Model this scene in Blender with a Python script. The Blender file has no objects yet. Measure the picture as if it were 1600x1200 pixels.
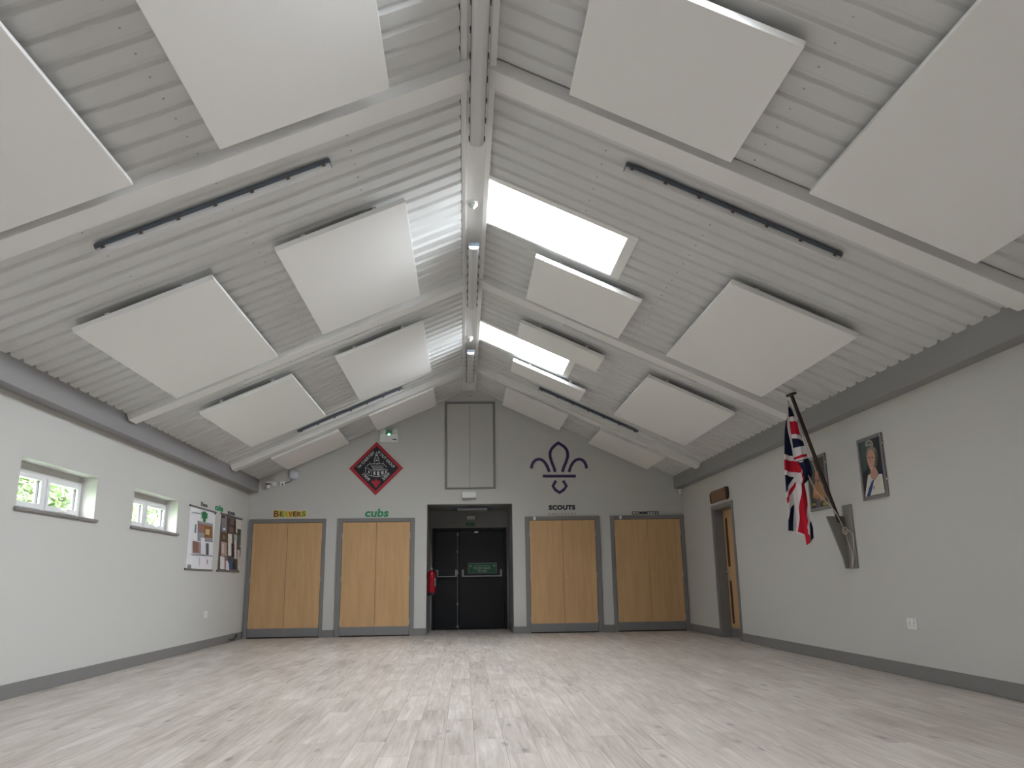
import bpy, bmesh, math, random
from mathutils import Vector, Matrix
random.seed(11)
sc = bpy.context.scene
COL = sc.collection
PI = math.pi

# ------------------------------------------------------------------ measures (metres)
D = 15.442                    # back wall
YF = -3.6                     # front wall, behind the camera
XL, XR = -4.0726, 4.1547      # side walls
BO = 0.1524                   # eave beam depth
ZB, ZE, ZA = 2.6315, 2.8708, 4.637
XA = 0.1225
CX = 0.045                    # ridge line
CAM = (-0.0615, 0.0, 0.9402)
YAW, PITCH, ROLL, FPX = 0.061369, 0.239990, -0.015225, 1258.42
OPX0, OPX1, OPZ = -0.76, 0.857, 2.377      # opening to the lobby
HD = 1.62                                    # lobby depth
RAFT = [0.98, 5.20, 9.42, 13.64]

def cam_axes():
    f = Vector((math.sin(YAW)*math.cos(PITCH), math.cos(YAW)*math.cos(PITCH), math.sin(PITCH)))
    r = Vector((math.cos(YAW), -math.sin(YAW), 0)); u = r.cross(f)
    c, s = math.cos(ROLL), math.sin(ROLL)
    return f, c*r+s*u, -s*r+c*u
FW, RT, UP = cam_axes()
def meas(px, py, axis, val):
    """survey: where the sight line of a photo point meets the wall plane axis=val"""
    d = FW + RT*((px-800)/FPX) + UP*((600-py)/FPX)
    return Vector(CAM) + d*((val-CAM[axis])/d[axis])
def LW(px, py, off=0.0): p = meas(px, py, 0, XL+off); return (p.y, p.z)
def RW(px, py, off=0.0): p = meas(px, py, 0, XR-off); return (p.y, p.z)
def BW(px, py, off=0.0): p = meas(px, py, 1, D-off); return (p.x, p.z)

# ------------------------------------------------------------------ materials
def lin(c):
    return tuple(((v/255+0.055)/1.055)**2.4 if v/255 > 0.04045 else v/255/12.92 for v in c)
MATS = {}
def mat(name, col, rough=0.6, metal=0.0, spec=0.5, noise=0.0, nscale=40.0, bump=0.0, bscale=250.0, srgb=False, trans=0.0, emit=None, estr=1.0):
    if name in MATS: return MATS[name]
    m = bpy.data.materials.new(name); m.use_nodes = True
    nt = m.node_tree; b = nt.nodes['Principled BSDF']
    c = lin(col) if srgb else col
    b.inputs['Base Color'].default_value = (*c, 1)
    b.inputs['Roughness'].default_value = rough
    b.inputs['Metallic'].default_value = metal
    b.inputs['Specular IOR Level'].default_value = spec
    if emit:
        b.inputs['Emission Color'].default_value = (*emit, 1); b.inputs['Emission Strength'].default_value = estr
    tc = None
    if noise or bump:
        tc = nt.nodes.new('ShaderNodeTexCoord')
    if noise:
        n = nt.nodes.new('ShaderNodeTexNoise'); n.inputs['Scale'].default_value = nscale; n.inputs['Detail'].default_value = 4
        nt.links.new(tc.outputs['Object'], n.inputs['Vector'])
        mx = nt.nodes.new('ShaderNodeMix'); mx.data_type = 'RGBA'
        mx.inputs[6].default_value = (*[v*(1-noise) for v in c], 1); mx.inputs[7].default_value = (*[min(1, v*(1+noise)) for v in c], 1)
        nt.links.new(n.outputs['Fac'], mx.inputs[0]); nt.links.new(mx.outputs[2], b.inputs['Base Color'])
    if bump:
        n2 = nt.nodes.new('ShaderNodeTexNoise'); n2.inputs['Scale'].default_value = bscale; n2.inputs['Detail'].default_value = 3
        nt.links.new(tc.outputs['Object'], n2.inputs['Vector'])
        bp = nt.nodes.new('ShaderNodeBump'); bp.inputs['Strength'].default_value = bump; bp.inputs['Distance'].default_value = 0.004
        nt.links.new(n2.outputs['Fac'], bp.inputs['Height']); nt.links.new(bp.outputs['Normal'], b.inputs['Normal'])
    MATS[name] = m
    return m

def wood_mat(name, c0, c1, rough=0.45, sc_=(26, 26, 2.2)):
    m = bpy.data.materials.new(name); m.use_nodes = True; nt = m.node_tree; b = nt.nodes['Principled BSDF']
    tc = nt.nodes.new('ShaderNodeTexCoord'); mp = nt.nodes.new('ShaderNodeMapping'); mp.inputs['Scale'].default_value = sc_
    n = nt.nodes.new('ShaderNodeTexNoise'); n.inputs['Scale'].default_value = 1.6; n.inputs['Detail'].default_value = 6; n.inputs['Distortion'].default_value = 0.4
    rp = nt.nodes.new('ShaderNodeValToRGB')
    rp.color_ramp.elements[0].position = 0.3; rp.color_ramp.elements[0].color = (*c0, 1)
    rp.color_ramp.elements[1].position = 0.7; rp.color_ramp.elements[1].color = (*c1, 1)
    nt.links.new(tc.outputs['Object'], mp.inputs['Vector']); nt.links.new(mp.outputs['Vector'], n.inputs['Vector'])
    nt.links.new(n.outputs['Fac'], rp.inputs['Fac']); nt.links.new(rp.outputs['Color'], b.inputs['Base Color'])
    b.inputs['Roughness'].default_value = rough
    return m

def floor_mat():
    m = bpy.data.materials.new('floor_planks'); m.use_nodes = True; nt = m.node_tree; b = nt.nodes['Principled BSDF']
    L = nt.links.new
    tc = nt.nodes.new('ShaderNodeTexCoord'); mp = nt.nodes.new('ShaderNodeMapping')
    mp.inputs['Rotation'].default_value = (0, 0, PI/2)
    br = nt.nodes.new('ShaderNodeTexBrick'); br.offset = 0.37; br.offset_frequency = 2; br.squash = 1.0
    br.inputs['Scale'].default_value = 1.0; br.inputs['Brick Width'].default_value = 1.22; br.inputs['Row Height'].default_value = 0.18
    br.inputs['Mortar Size'].default_value = 0.0012; br.inputs['Mortar Smooth'].default_value = 0.3; br.inputs['Bias'].default_value = 0.0
    br.inputs['Color1'].default_value = (0, 0, 0, 1); br.inputs['Color2'].default_value = (1, 1, 1, 1); br.inputs['Mortar'].default_value = (0.1, 0.1, 0.1, 1)
    L(tc.outputs['Object'], mp.inputs['Vector']); L(mp.outputs['Vector'], br.inputs['Vector'])
    # per plank offset of the grain
    sep = nt.nodes.new('ShaderNodeSeparateColor'); L(br.outputs['Color'], sep.inputs['Color'])
    mul = nt.nodes.new('ShaderNodeMath'); mul.operation = 'MULTIPLY'; mul.inputs[1].default_value = 37.0; L(sep.outputs[0], mul.inputs[0])
    cmb = nt.nodes.new('ShaderNodeCombineXYZ'); L(mul.outputs[0], cmb.inputs[0]); L(mul.outputs[0], cmb.inputs[2])
    add = nt.nodes.new('ShaderNodeVectorMath'); add.operation = 'ADD'; L(tc.outputs['Object'], add.inputs[0]); L(cmb.outputs[0], add.inputs[1])
    mp2 = nt.nodes.new('ShaderNodeMapping'); mp2.inputs['Scale'].default_value = (20, 1.1, 1); L(add.outputs[0], mp2.inputs['Vector'])
    n1 = nt.nodes.new('ShaderNodeTexNoise'); n1.inputs['Scale'].default_value = 1.5; n1.inputs['Detail'].default_value = 7; n1.inputs['Roughness'].default_value = 0.62; n1.inputs['Distortion'].default_value = 0.8
    L(mp2.outputs['Vector'], n1.inputs['Vector'])
    mp3 = nt.nodes.new('ShaderNodeMapping'); mp3.inputs['Scale'].default_value = (5, 0.9, 1); L(add.outputs[0], mp3.inputs['Vector'])
    n2 = nt.nodes.new('ShaderNodeTexNoise'); n2.inputs['Scale'].default_value = 1.3; n2.inputs['Detail'].default_value = 3; L(mp3.outputs['Vector'], n2.inputs['Vector'])
    # knots
    mp4 = nt.nodes.new('ShaderNodeMapping'); mp4.inputs['Scale'].default_value = (4.5, 1.6, 1); L(add.outputs[0], mp4.inputs['Vector'])
    vo = nt.nodes.new('ShaderNodeTexVoronoi'); vo.inputs['Scale'].default_value = 1.0; L(mp4.outputs['Vector'], vo.inputs['Vector'])
    kr = nt.nodes.new('ShaderNodeMapRange'); kr.inputs[1].default_value = 0.03; kr.inputs[2].default_value = 0.13; kr.inputs[3].default_value = 0.55; kr.inputs[4].default_value = 1.0
    L(vo.outputs['Distance'], kr.inputs[0])
    # combine: brightness = .5*n1 + .3*n2 + .2*plank
    def math2(op, a, bb, v=None):
        k = nt.nodes.new('ShaderNodeMath'); k.operation = op
        L(a, k.inputs[0])
        if v is None: L(bb, k.inputs[1])
        else: k.inputs[1].default_value = v
        return k.outputs[0]
    s = math2('ADD', math2('MULTIPLY', n1.outputs['Fac'], None, 0.62), math2('MULTIPLY', n2.outputs['Fac'], None, 0.46))
    s = math2('ADD', s, math2('MULTIPLY', sep.outputs[0], None, 0.09))
    rp = nt.nodes.new('ShaderNodeValToRGB'); e = rp.color_ramp.elements
    e[0].position = 0.29; e[0].color = (*FLOOR_C[0], 1); e[1].position = 0.85; e[1].color = (*FLOOR_C[2], 1)
    k = e.new(0.53); k.color = (*FLOOR_C[1], 1)
    L(s, rp.inputs['Fac'])
    mk = nt.nodes.new('ShaderNodeMix'); mk.data_type = 'RGBA'; mk.blend_type = 'MULTIPLY'; mk.inputs[0].default_value = 1
    L(rp.outputs['Color'], mk.inputs[6]); L(kr.outputs[0], mk.inputs[7])
    mm = nt.nodes.new('ShaderNodeMix'); mm.data_type = 'RGBA'; L(br.outputs['Fac'], mm.inputs[0]); L(mk.outputs[2], mm.inputs[6]); mm.inputs[7].default_value = (*[v*0.8 for v in FLOOR_C[0]], 1)
    L(mm.outputs[2], b.inputs['Base Color'])
    b.inputs['Roughness'].default_value = 0.42; b.inputs['Specular IOR Level'].default_value = 0.4
    bp = nt.nodes.new('ShaderNodeBump'); bp.inputs['Strength'].default_value = 0.08; bp.inputs['Distance'].default_value = 0.003
    L(n1.outputs['Fac'], bp.inputs['Height']); L(bp.outputs['Normal'], b.inputs['Normal'])
    return m
FLOOR_C = [(0.20, 0.165, 0.142), (0.43, 0.375, 0.335), (0.66, 0.605, 0.56)]

def glass_mat(name, tint=(1, 1, 1), gl=0.06):
    m = bpy.data.materials.new(name); m.use_nodes = True; nt = m.node_tree
    nt.nodes.remove(nt.nodes['Principled BSDF']); out = nt.nodes['Material Output']
    t = nt.nodes.new('ShaderNodeBsdfTransparent'); t.inputs[0].default_value = (*tint, 1)
    g = nt.nodes.new('ShaderNodeBsdfGlossy'); g.inputs['Roughness'].default_value = 0.03
    mx = nt.nodes.new('ShaderNodeMixShader'); mx.inputs[0].default_value = gl
    nt.links.new(t.outputs[0], mx.inputs[1]); nt.links.new(g.outputs[0], mx.inputs[2]); nt.links.new(mx.outputs[0], out.inputs[0])
    return m

WALLC = (0.565, 0.56, 0.54)
M_wall = mat('wall_paint', WALLC, 0.75, spec=0.25, bump=0.12, bscale=160)
M_wallhall = mat('lobby_wall_shaded', (0.30, 0.30, 0.295), 0.75, spec=0.25)  # light wall grey darkened, the lobby's shade is partly in this colour
M_grey = mat('grey_gloss_paint', (0.205, 0.20, 0.20), 0.45)
M_beam = mat('grey_beam_paint', (0.28, 0.276, 0.28), 0.5)
M_sheet = mat('ceiling_sheet', (0.625, 0.63, 0.625), 0.42, spec=0.5)
M_screw = mat('screw_head', (0.50, 0.50, 0.49), 0.4)
M_raft = mat('rafter_paint', (0.78, 0.775, 0.765), 0.5)
M_panel = mat('panel_fabric', (0.82, 0.815, 0.805), 0.85, spec=0.15, bump=0.03, bscale=500)
M_metal = mat('brushed_metal', (0.55, 0.55, 0.56), 0.35, metal=0.9)
M_white = mat('white_plastic', (0.80, 0.80, 0.80), 0.35)
M_upvc = mat('white_upvc', (0.84, 0.84, 0.86), 0.3)
M_base = mat('fitting_base', (0.09, 0.11, 0.14), 0.45)
M_diff = mat('fitting_cover', (0.56, 0.555, 0.565), 0.3)
M_diffw = mat('fitting_cover_white', (0.60, 0.60, 0.60), 0.3)
M_clip = mat('fitting_clip', (0.10, 0.085, 0.08), 0.4)
M_black = mat('black_plastic', (0.012, 0.012, 0.014), 0.4)
M_dark = mat('dark_grey_door', (0.008, 0.009, 0.012), 0.35, spec=0.3)
M_oak = wood_mat('oak_veneer', (0.52, 0.322, 0.152), (0.60, 0.375, 0.182), 0.45, (9, 9, 0.9))
M_kick = mat('kick_plate_metal', (0.24, 0.245, 0.26), 0.38, metal=0.5)
M_gap = mat('shadow_gap', (0.03, 0.025, 0.02), 0.8)
M_red = mat('badge_red', (0.42, 0.022, 0.035), 0.5)
M_navy = mat('badge_black', (0.012, 0.014, 0.022), 0.5)
M_line = mat('badge_white', (0.62, 0.62, 0.64), 0.6)
M_purple = mat('vinyl_purple', (0.038, 0.018, 0.105), 0.5)
M_green = mat('vinyl_green', (0.02, 0.26, 0.105), 0.5)
M_txtdark = mat('vinyl_navy', (0.008, 0.02, 0.025), 0.5)
M_txtgrey = mat('vinyl_grey', (0.24, 0.24, 0.23), 0.5)
M_txtblack = mat('vinyl_black', (0.02, 0.02, 0.02), 0.5)
M_yellow = mat('card_yellow', (0.72, 0.56, 0.13), 0.6)
M_fred = mat('flag_red', (0.52, 0.012, 0.03), 0.8, spec=0.2)
M_fwhite = mat('flag_white', (0.78, 0.74, 0.75), 0.8, spec=0.2)
M_fnavy = mat('flag_navy', (0.010, 0.016, 0.05), 0.8, spec=0.2)
M_pole = mat('pole_varnish', (0.035, 0.014, 0.010), 0.15)
M_rope = mat('rope', (0.55, 0.47, 0.38), 0.8)
M_bracket = mat('bracket_paint', (0.225, 0.215, 0.205), 0.6)
M_extred = mat('extinguisher_red', (0.30, 0.004, 0.016), 0.25)
M_signgreen = mat('sign_green', (0.004, 0.085, 0.034), 0.5)
M_signwhite = mat('sign_print', (0.34, 0.42, 0.38), 0.5)
M_led = mat('green_led', (0.1, 0.9, 0.5), 0.4, emit=(0.15, 1.0, 0.55), estr=6)
M_lens = mat('lamp_lens', (0.55, 0.58, 0.55), 0.12)
M_plq = wood_mat('plaque_wood', (0.13, 0.05, 0.02), (0.27, 0.12, 0.05), 0.4, (3, 2.2, 20))
M_bark = wood_mat('plaque_bark', (0.02, 0.012, 0.008), (0.06, 0.03, 0.02), 0.6)
M_slot = mat('vision_slot', (0.10, 0.042, 0.014), 0.2)
M_framegrey = mat('silver_frame', (0.24, 0.245, 0.24), 0.4, metal=0.3)
M_sill = mat('sill_grey', (0.24, 0.225, 0.22), 0.5)
M_paper = mat('paper', (0.76, 0.75, 0.78), 0.8, noise=0.06, nscale=30)
M_glass = glass_mat('window_glass')
M_leaf = mat('leaf', (0.045, 0.08, 0.025), 0.5); M_leaf2 = mat('leaf_light', (0.11, 0.14, 0.055), 0.5); M_bark2 = mat('bark', (0.12, 0.09, 0.06), 0.9)
M_grass = mat('grass_ground', (0.10, 0.20, 0.05), 0.9, noise=0.4, nscale=6)
M_sky = glass_mat('skylight_glass', (0.96, 0.98, 0.98), 0.04)
M_floor = floor_mat()

# ------------------------------------------------------------------ mesh helpers
class MB:
    def __init__(s): s.v = []; s.f = []; s.m = []; s.mats = []
    def mi(s, m):
        if m not in s.mats: s.mats.append(m)
        return s.mats.index(m)
    def add(s, vs, fs, m):
        o = len(s.v); s.v += [tuple(x) for x in vs]; k = s.mi(m)
        for f in fs: s.f.append(tuple(i+o for i in f)); s.m.append(k)
        return s
    def box(s, a, b, m):
        (x0, y0, z0), (x1, y1, z1) = a, b
        x0, x1 = sorted((x0, x1)); y0, y1 = sorted((y0, y1)); z0, z1 = sorted((z0, z1))
        vs = [(x0,y0,z0),(x1,y0,z0),(x1,y1,z0),(x0,y1,z0),(x0,y0,z1),(x1,y0,z1),(x1,y1,z1),(x0,y1,z1)]
        return s.add(vs, [(0,3,2,1),(4,5,6,7),(0,1,5,4),(1,2,6,5),(2,3,7,6),(3,0,4,7)], m)
    def hexa(s, p, m):          # 8 points: bottom 4, top 4
        return s.add(p, [(0,3,2,1),(4,5,6,7),(0,1,5,4),(1,2,6,5),(2,3,7,6),(3,0,4,7)], m)
    def prism(s, pts, dirv, m):
        """polygon pts (3D) extruded along dirv"""
        n = len(pts); d = Vector(dirv)
        vs = [Vector(p) for p in pts] + [Vector(p)+d for p in pts]
        fs = [tuple(range(n))[::-1], tuple(range(n, 2*n))] + [(i, (i+1) % n, n+(i+1) % n, n+i) for i in range(n)]
        return s.add(vs, fs, m)
    def lathe(s, prof, m, o=(0,0,0), ax=(0,0,1), n=24):
        """prof: list of (r,h) along axis"""
        a = Vector(ax).normalized(); h = Vector((1,0,0)) if abs(a.x) < .9 else Vector((0,1,0))
        u = a.cross(h).normalized(); w = a.cross(u); o = Vector(o); vs = []; fs = []
        for r, z in prof:
            for i in range(n):
                t = 2*PI*i/n; vs.append(o + a*z + (u*math.cos(t)+w*math.sin(t))*max(r, 1e-5))
        for j in range(len(prof)-1):
            for i in range(n):
                i2 = (i+1) % n; fs.append((j*n+i, j*n+i2, (j+1)*n+i2, (j+1)*n+i))
        fs.append(tuple(range(n))[::-1]); fs.append(tuple((len(prof)-1)*n+i for i in range(n)))
        return s.add(vs, fs, m)
    def tube(s, path, r, m, n=8):
        P = [Vector(p) for p in path]; vs = []; fs = []
        prev = None
        for i, p in enumerate(P):
            t = (P[min(i+1, len(P)-1)] - P[max(i-1, 0)]).normalized()
            h = prev if prev is not None else (Vector((0,0,1)) if abs(t.z) < .9 else Vector((1,0,0)))
            u = t.cross(h).normalized(); w = u.cross(t).normalized(); prev = w
            rr = r[i] if isinstance(r, (list, tuple)) else r
            for k in range(n):
                a = 2*PI*k/n; vs.append(p + (u*math.cos(a)+w*math.sin(a))*rr)
        for j in range(len(P)-1):
            for i in range(n):
                i2 = (i+1) % n; fs.append((j*n+i, j*n+i2, (j+1)*n+i2, (j+1)*n+i))
        fs.append(tuple(range(n))[::-1]); fs.append(tuple((len(P)-1)*n+i for i in range(n)))
        return s.add(vs, fs, m)
    def obj(s, name, parent=None, bevel=0, smooth=False, seg=2, fix=True):
        me = bpy.data.meshes.new(name)
        o0 = Vector((0,0,0))
        if parent is not None and parent.get('base'): o0 = Vector(parent['base'])
        elif parent is not None and parent.parent is not None and parent.parent.get('base'): o0 = Vector(parent.parent['base'])
        me.from_pydata([Vector(v)-o0 for v in s.v], [], s.f)
        for m in s.mats: me.materials.append(m)
        me.polygons.foreach_set('material_index', s.m)
        if fix:
            bm = bmesh.new(); bm.from_mesh(me); bmesh.ops.recalc_face_normals(bm, faces=bm.faces); bm.to_mesh(me); bm.free()
        if smooth:
            me.polygons.foreach_set('use_smooth', [True]*len(me.polygons))
        me.update()
        o = bpy.data.objects.new(name, me); COL.objects.link(o)
        if parent is not None: o.parent = parent
        if bevel:
            b = o.modifiers.new('bevel', 'BEVEL'); b.width = bevel; b.segments = seg; b.limit_method = 'ANGLE'; b.angle_limit = 0.7
        if smooth:
            try:
                e = o.modifiers.new('es', 'EDGE_SPLIT'); e.split_angle = 0.7
            except Exception: pass
        return o
def tag(o, label, cat, group=None, kind=None):
    o['label'] = label; o['category'] = cat
    if group: o['group'] = group
    if kind: o['kind'] = kind
    return o
def thing(name, label, cat, base=(0,0,0), group=None, kind=None):
    o = bpy.data.objects.new(name, None); COL.objects.link(o); o.location = base; o.empty_display_size = 0.1
    o['base'] = tuple(base)
    return tag(o, label, cat, group, kind)
def struct(o, label, cat): return tag(o, label, cat, kind='structure')

def text_shape(s, bold=0.0, spacing=1.0):
    cu = bpy.data.curves.new('t', 'FONT'); cu.body = s; cu.size = 1; cu.offset = bold; cu.space_character = spacing; cu.resolution_u = 3
    ob = bpy.data.objects.new('t', cu); COL.objects.link(ob)
    dg = bpy.context.evaluated_depsgraph_get(); dg.update()
    me = bpy.data.meshes.new_from_object(ob.evaluated_get(dg))
    vs = [v.co.copy() for v in me.vertices]; fs = [tuple(p.vertices) for p in me.polygons]
    bpy.data.objects.remove(ob); bpy.data.curves.remove(cu); bpy.data.meshes.remove(me)
    return vs, fs
def add_text(mb, s, o, u, v, w, h, m, depth=0.004, bold=0.0, spacing=1.0, slant=0.0):
    """lettering with lower left corner o, axes u (width w) and v (height h), raised along u x v"""
    vs, fs = text_shape(s, bold, spacing)
    x0 = min(p.x for p in vs); x1 = max(p.x for p in vs); y0 = min(p.y for p in vs); y1 = max(p.y for p in vs)
    o = Vector(o); u = Vector(u); v = Vector(v); n = u.cross(v).normalized()
    P = []
    for p in vs:
        a = (p.x-x0)/(x1-x0)*w; b = (p.y-y0)/(y1-y0)*h
        P.append(o+u*(a+slant*b)+v*b+n*depth)
    ne = {}
    for f in fs:
        for i in range(len(f)):
            e = (f[i], f[(i+1) % len(f)]); k = tuple(sorted(e)); ne.setdefault(k, []).append(e)
    N = len(P); P2 = [p-n*depth for p in P]
    F = list(fs)
    for k, es in ne.items():
        if len(es) == 1:
            a, b = es[0]; F.append((a, a+N, b+N, b))
    mb.add(P+P2, F, m)
    return mb
def smooth_path(pts, n=6, closed=False):
    P = [Vector((*p, 0)) if len(p) == 2 else Vector(p) for p in pts]; out = []
    N = len(P); rng = range(N) if closed else range(N-1)
    for i in rng:
        p0 = P[(i-1) % N] if closed or i > 0 else P[0]; p1 = P[i]; p2 = P[(i+1) % N]; p3 = P[(i+2) % N] if closed or i < N-2 else P[N-1]
        for k in range(n):
            t = k/n
            out.append(0.5*((2*p1)+(p2-p0)*t+(2*p0-5*p1+4*p2-p3)*t*t+(3*p1-p0-3*p2+p3)*t**3))
    if not closed: out.append(P[-1])
    return out
def stroke(mb, pts2, width, to3, nrm, depth, m, closed=False):
    """flat ribbon along a 2-D path; to3(x,z)->3D; raised by depth along nrm"""
    P = [Vector(p[:2]) for p in pts2]; N = len(P); L_ = []; R_ = []
    for i in range(N):
        if closed: a, c = P[(i-1) % N], P[(i+1) % N]
        else: a, c = P[max(i-1, 0)], P[min(i+1, N-1)]
        t = (c-a).normalized(); nn = Vector((-t.y, t.x))
        L_.append(P[i]+nn*width/2); R_.append(P[i]-nn*width/2)
    nrm = Vector(nrm)
    vs = [Vector(to3(p.x, p.y))+nrm*depth for p in L_] + [Vector(to3(p.x, p.y))+nrm*depth for p in R_]
    vs += [v-nrm*depth for v in vs]
    fs = []
    for i in range(N if closed else N-1):
        j = (i+1) % N
        fs += [(i, j, N+j, N+i), (i, 2*N+i, 2*N+j, j), (N+i, N+j, 3*N+j, 3*N+i)]
    if not closed: fs += [(0, N, 3*N, 2*N), (N-1, 2*N+N-1, 4*N-1, 2*N-1)]
    mb.add(vs, fs, m)

# ------------------------------------------------------------------ roof frames
class Slope:
    def __init__(s, side):
        s.side = side
        s.a = Vector((XL+BO if side == 'L' else XR-BO, 0, ZE)); b = Vector((XA, 0, ZA))
        s.t = (b-s.a).normalized(); n = Vector((-s.t.z, 0, s.t.x)); s.n = n if n.z > 0 else -n
        s.T = abs((CX + (-0.13 if side == 'L' else 0.108)) - s.a.x)/abs(s.t.x)
    def p(s, t, y, off=0.0):
        q = s.a + s.t*t - s.n*off; return Vector((q.x, y, q.z))
    def box(s, mb, t0, t1, y0, y1, o0, o1, m):
        return mb.hexa([s.p(t0,y0,o1), s.p(t1,y0,o1), s.p(t1,y1,o1), s.p(t0,y1,o1), s.p(t0,y0,o0), s.p(t1,y0,o0), s.p(t1,y1,o0), s.p(t0,y1,o0)], m)
SL = {'L': Slope('L'), 'R': Slope('R')}
SKY_Y = [(-1.63, -0.59), (2.57, 3.61), (6.77, 7.81), (11.02, 12.02)]
SKY_T0 = 2.695

# ------------------------------------------------------------------ ceiling sheets (both slopes, one room ceiling)
PITCHR = 0.2115
def sheet_profile():
    pts = []; y0 = 6.815 - PITCHR*60
    while y0 < D + 1:
        for dy, h in ((-0.042, 0), (-0.036, 0.003), (-0.022, 0.023), (-0.018, 0.026), (0.018, 0.026), (0.022, 0.023), (0.036, 0.003), (0.042, 0)):
            pts.append((y0+dy, h))
        y0 += PITCHR
    return pts
PROF = sheet_profile()
def prof_h(y):
    for (a, ha), (b, hb) in zip(PROF, PROF[1:]):
        if a <= y <= b: return ha+(hb-ha)*(y-a)/(b-a)
    return 0
def clip_prof(y0, y1):
    return [(y0, prof_h(y0))] + [(y, h) for y, h in PROF if y0 < y < y1] + [(y1, prof_h(y1))]
mb = MB()
for side in 'LR':
    S = SL[side]; spans = []
    if side == 'L': spans = [(-0.02, S.T, YF, D)]
    else:
        spans = [(-0.02, SKY_T0, YF, D)]; y = YF
        for a, b in SKY_Y:
            spans.append((SKY_T0, S.T, y, a)); y = b
        spans.append((SKY_T0, S.T, y, D))
    for t0, t1, ya, yb in spans:
        pr = clip_prof(ya, yb); vs = []
        for y, h in pr: vs += [S.p(t0, y, -h), S.p(t1, y, -h)]
        mb.add(vs, [(2*i, 2*i+1, 2*i+3, 2*i+2) for i in range(len(pr)-1)], M_sheet)
    # screw heads along the purlin rows, one per pan
    for tr in ((1.27, 2.255, 3.265) if side == 'L' else (2.222, 3.24)):
        yc = 6.815 + PITCHR/2 - PITCHR*24
        while yc < D-0.1:
            inside = side == 'R' and tr > SKY_T0 and any(a-0.02 < yc < b+0.02 for a, b in SKY_Y)
            if yc > 2.0 and not inside:
                q = S.p(tr, yc, 0); n = 6; r = 0.0065
                vs = []
                for k in range(n):
                    a = 2*PI*k/n; vs.append(q + S.t*math.cos(a)*r + Vector((0, math.sin(a)*r, 0)))
                top = [v - S.n*0.007 for v in vs]
                mb.add(vs+top, [tuple(range(n, 2*n))]+[(i, (i+1) % n, n+(i+1) % n, n+i) for i in range(n)], M_screw)
            yc += PITCHR
o = mb.obj('ceiling', fix=False)
struct(o, 'pale grey ribbed metal sheet ceiling sloping down both sides from the ridge', 'ceiling')

# roof outside skin so that no daylight leaks in
mb = MB()
for side in 'LR':
    S = SL[side]
    if side == 'L': S.box(mb, -0.6, S.T+0.3, YF-0.2, D+HD+0.3, -0.22, -0.27, M_beam)
    else:
        S.box(mb, -0.6, SKY_T0-0.02, YF-0.2, D+HD+0.3, -0.22, -0.27, M_beam); y = YF-0.2
        for a, b in SKY_Y+[(D+HD+0.3, 0)]:
            S.box(mb, SKY_T0-0.02, S.T+0.3, y, a, -0.22, -0.27, M_beam); y = b
struct(mb.obj('roof'), 'outer roof deck over the ribbed ceiling sheets', 'roof')

# ------------------------------------------------------------------ rafters, ridge, eave beams
for i, yc in enumerate(RAFT):
    mb = MB()
    for side in 'LR':
        S = SL[side]; dy = -0.03 if side == 'L' else 0.03
        y0, y1 = yc-0.12+dy, yc+0.095+dy
        te = (CX-S.a.x)/S.t.x
        S.box(mb, 0.0, te, y0, y1, -0.01, 0.092, M_raft)
        S.box(mb, 0.0, te, y1+0.004, y1+0.028, -0.01, 0.084, M_raft)
        S.box(mb, 0.0, te, y0+0.01, y1+0.02, -0.02, 0.07, M_raft)
    struct(mb.obj('trim_%d' % (i+1), bevel=0.004), ['white steel rafter pair behind the camera', 'nearest white steel rafter pair across the ceiling, just behind the biggest panels',
           'middle white steel rafter pair across the ceiling', 'farthest white steel rafter pair, close to the back wall'][i], 'rafter')
mb = MB()
mb.box((CX-0.13, YF, 4.565), (CX-0.083, D, 4.70), M_raft); mb.box((CX+0.083, YF, 4.565), (CX+0.13, D, 4.70), M_raft)
mb.box((CX-0.10, YF, 4.59), (CX+0.10, D, 4.70), M_raft)
mb.box((CX-0.128, YF, 4.612), (CX+0.126, D, 5.12), M_raft)  # unseen solid block added above the channel, stops skylight leaking through the ribs
struct(mb.obj('trim_5', bevel=0.004), 'white ridge channel running the length of the ceiling peak', 'ridge beam')
for nm, lab, x0, x1 in (('trim_6', 'grey eave beam along the top of the left wall with windows', XL-0.05, XL+BO), ('trim_7', 'grey eave beam along the top of the right wall with the flag', XR-BO, XR+0.05)):
    mb = MB(); mb.box((x0, YF, ZB), (x1, D, 2.99), M_beam)
    struct(mb.obj(nm, bevel=0.006), lab, 'eave beam')

# ------------------------------------------------------------------ floor and walls
mb = MB(); mb.box((XL-0.35, YF-0.3, -0.12), (XR+0.35, D+HD+0.25, 0), M_floor)
struct(mb.obj('floor'), 'grey oak plank floor running towards the cupboards', 'floor')
WD = 0.33     # wall thickness
WIN = [(7.515, 9.08, 1.645, 2.112), (10.10, 11.655, 1.645, 2.112)]
mb = MB(); y = YF; WL = 0.235
for a, b, z0, z1 in WIN:
    mb.box((XL-WL, y, 0), (XL, a, 3.0), M_wall); mb.box((XL-WL, a, 0), (XL, b, z0), M_wall); mb.box((XL-WL, a, z1), (XL, b, 3.0), M_wall); y = b
mb.box((XL-WL, y, 0), (XL, D, 3.0), M_wall)
struct(mb.obj('wall_left'), 'light grey left wall with two small windows and two photo boards', 'wall')
DY0, DY1, DZ = 12.585, 13.545, 2.06
mb = MB()
mb.box((XR, YF, 0), (XR+WD, DY0, 3.0), M_wall); mb.box((XR, DY1, 0), (XR+WD, D, 3.0), M_wall); mb.box((XR, DY0, DZ), (XR+WD, DY1, 3.0), M_wall)
mb.box((XR+0.24, DY0, 0), (XR+WD, DY1, DZ), M_wall)
struct(mb.obj('wall_right'), 'light grey right wall with the flag, two framed portraits and a narrow door', 'wall')
mb = MB()
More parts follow.
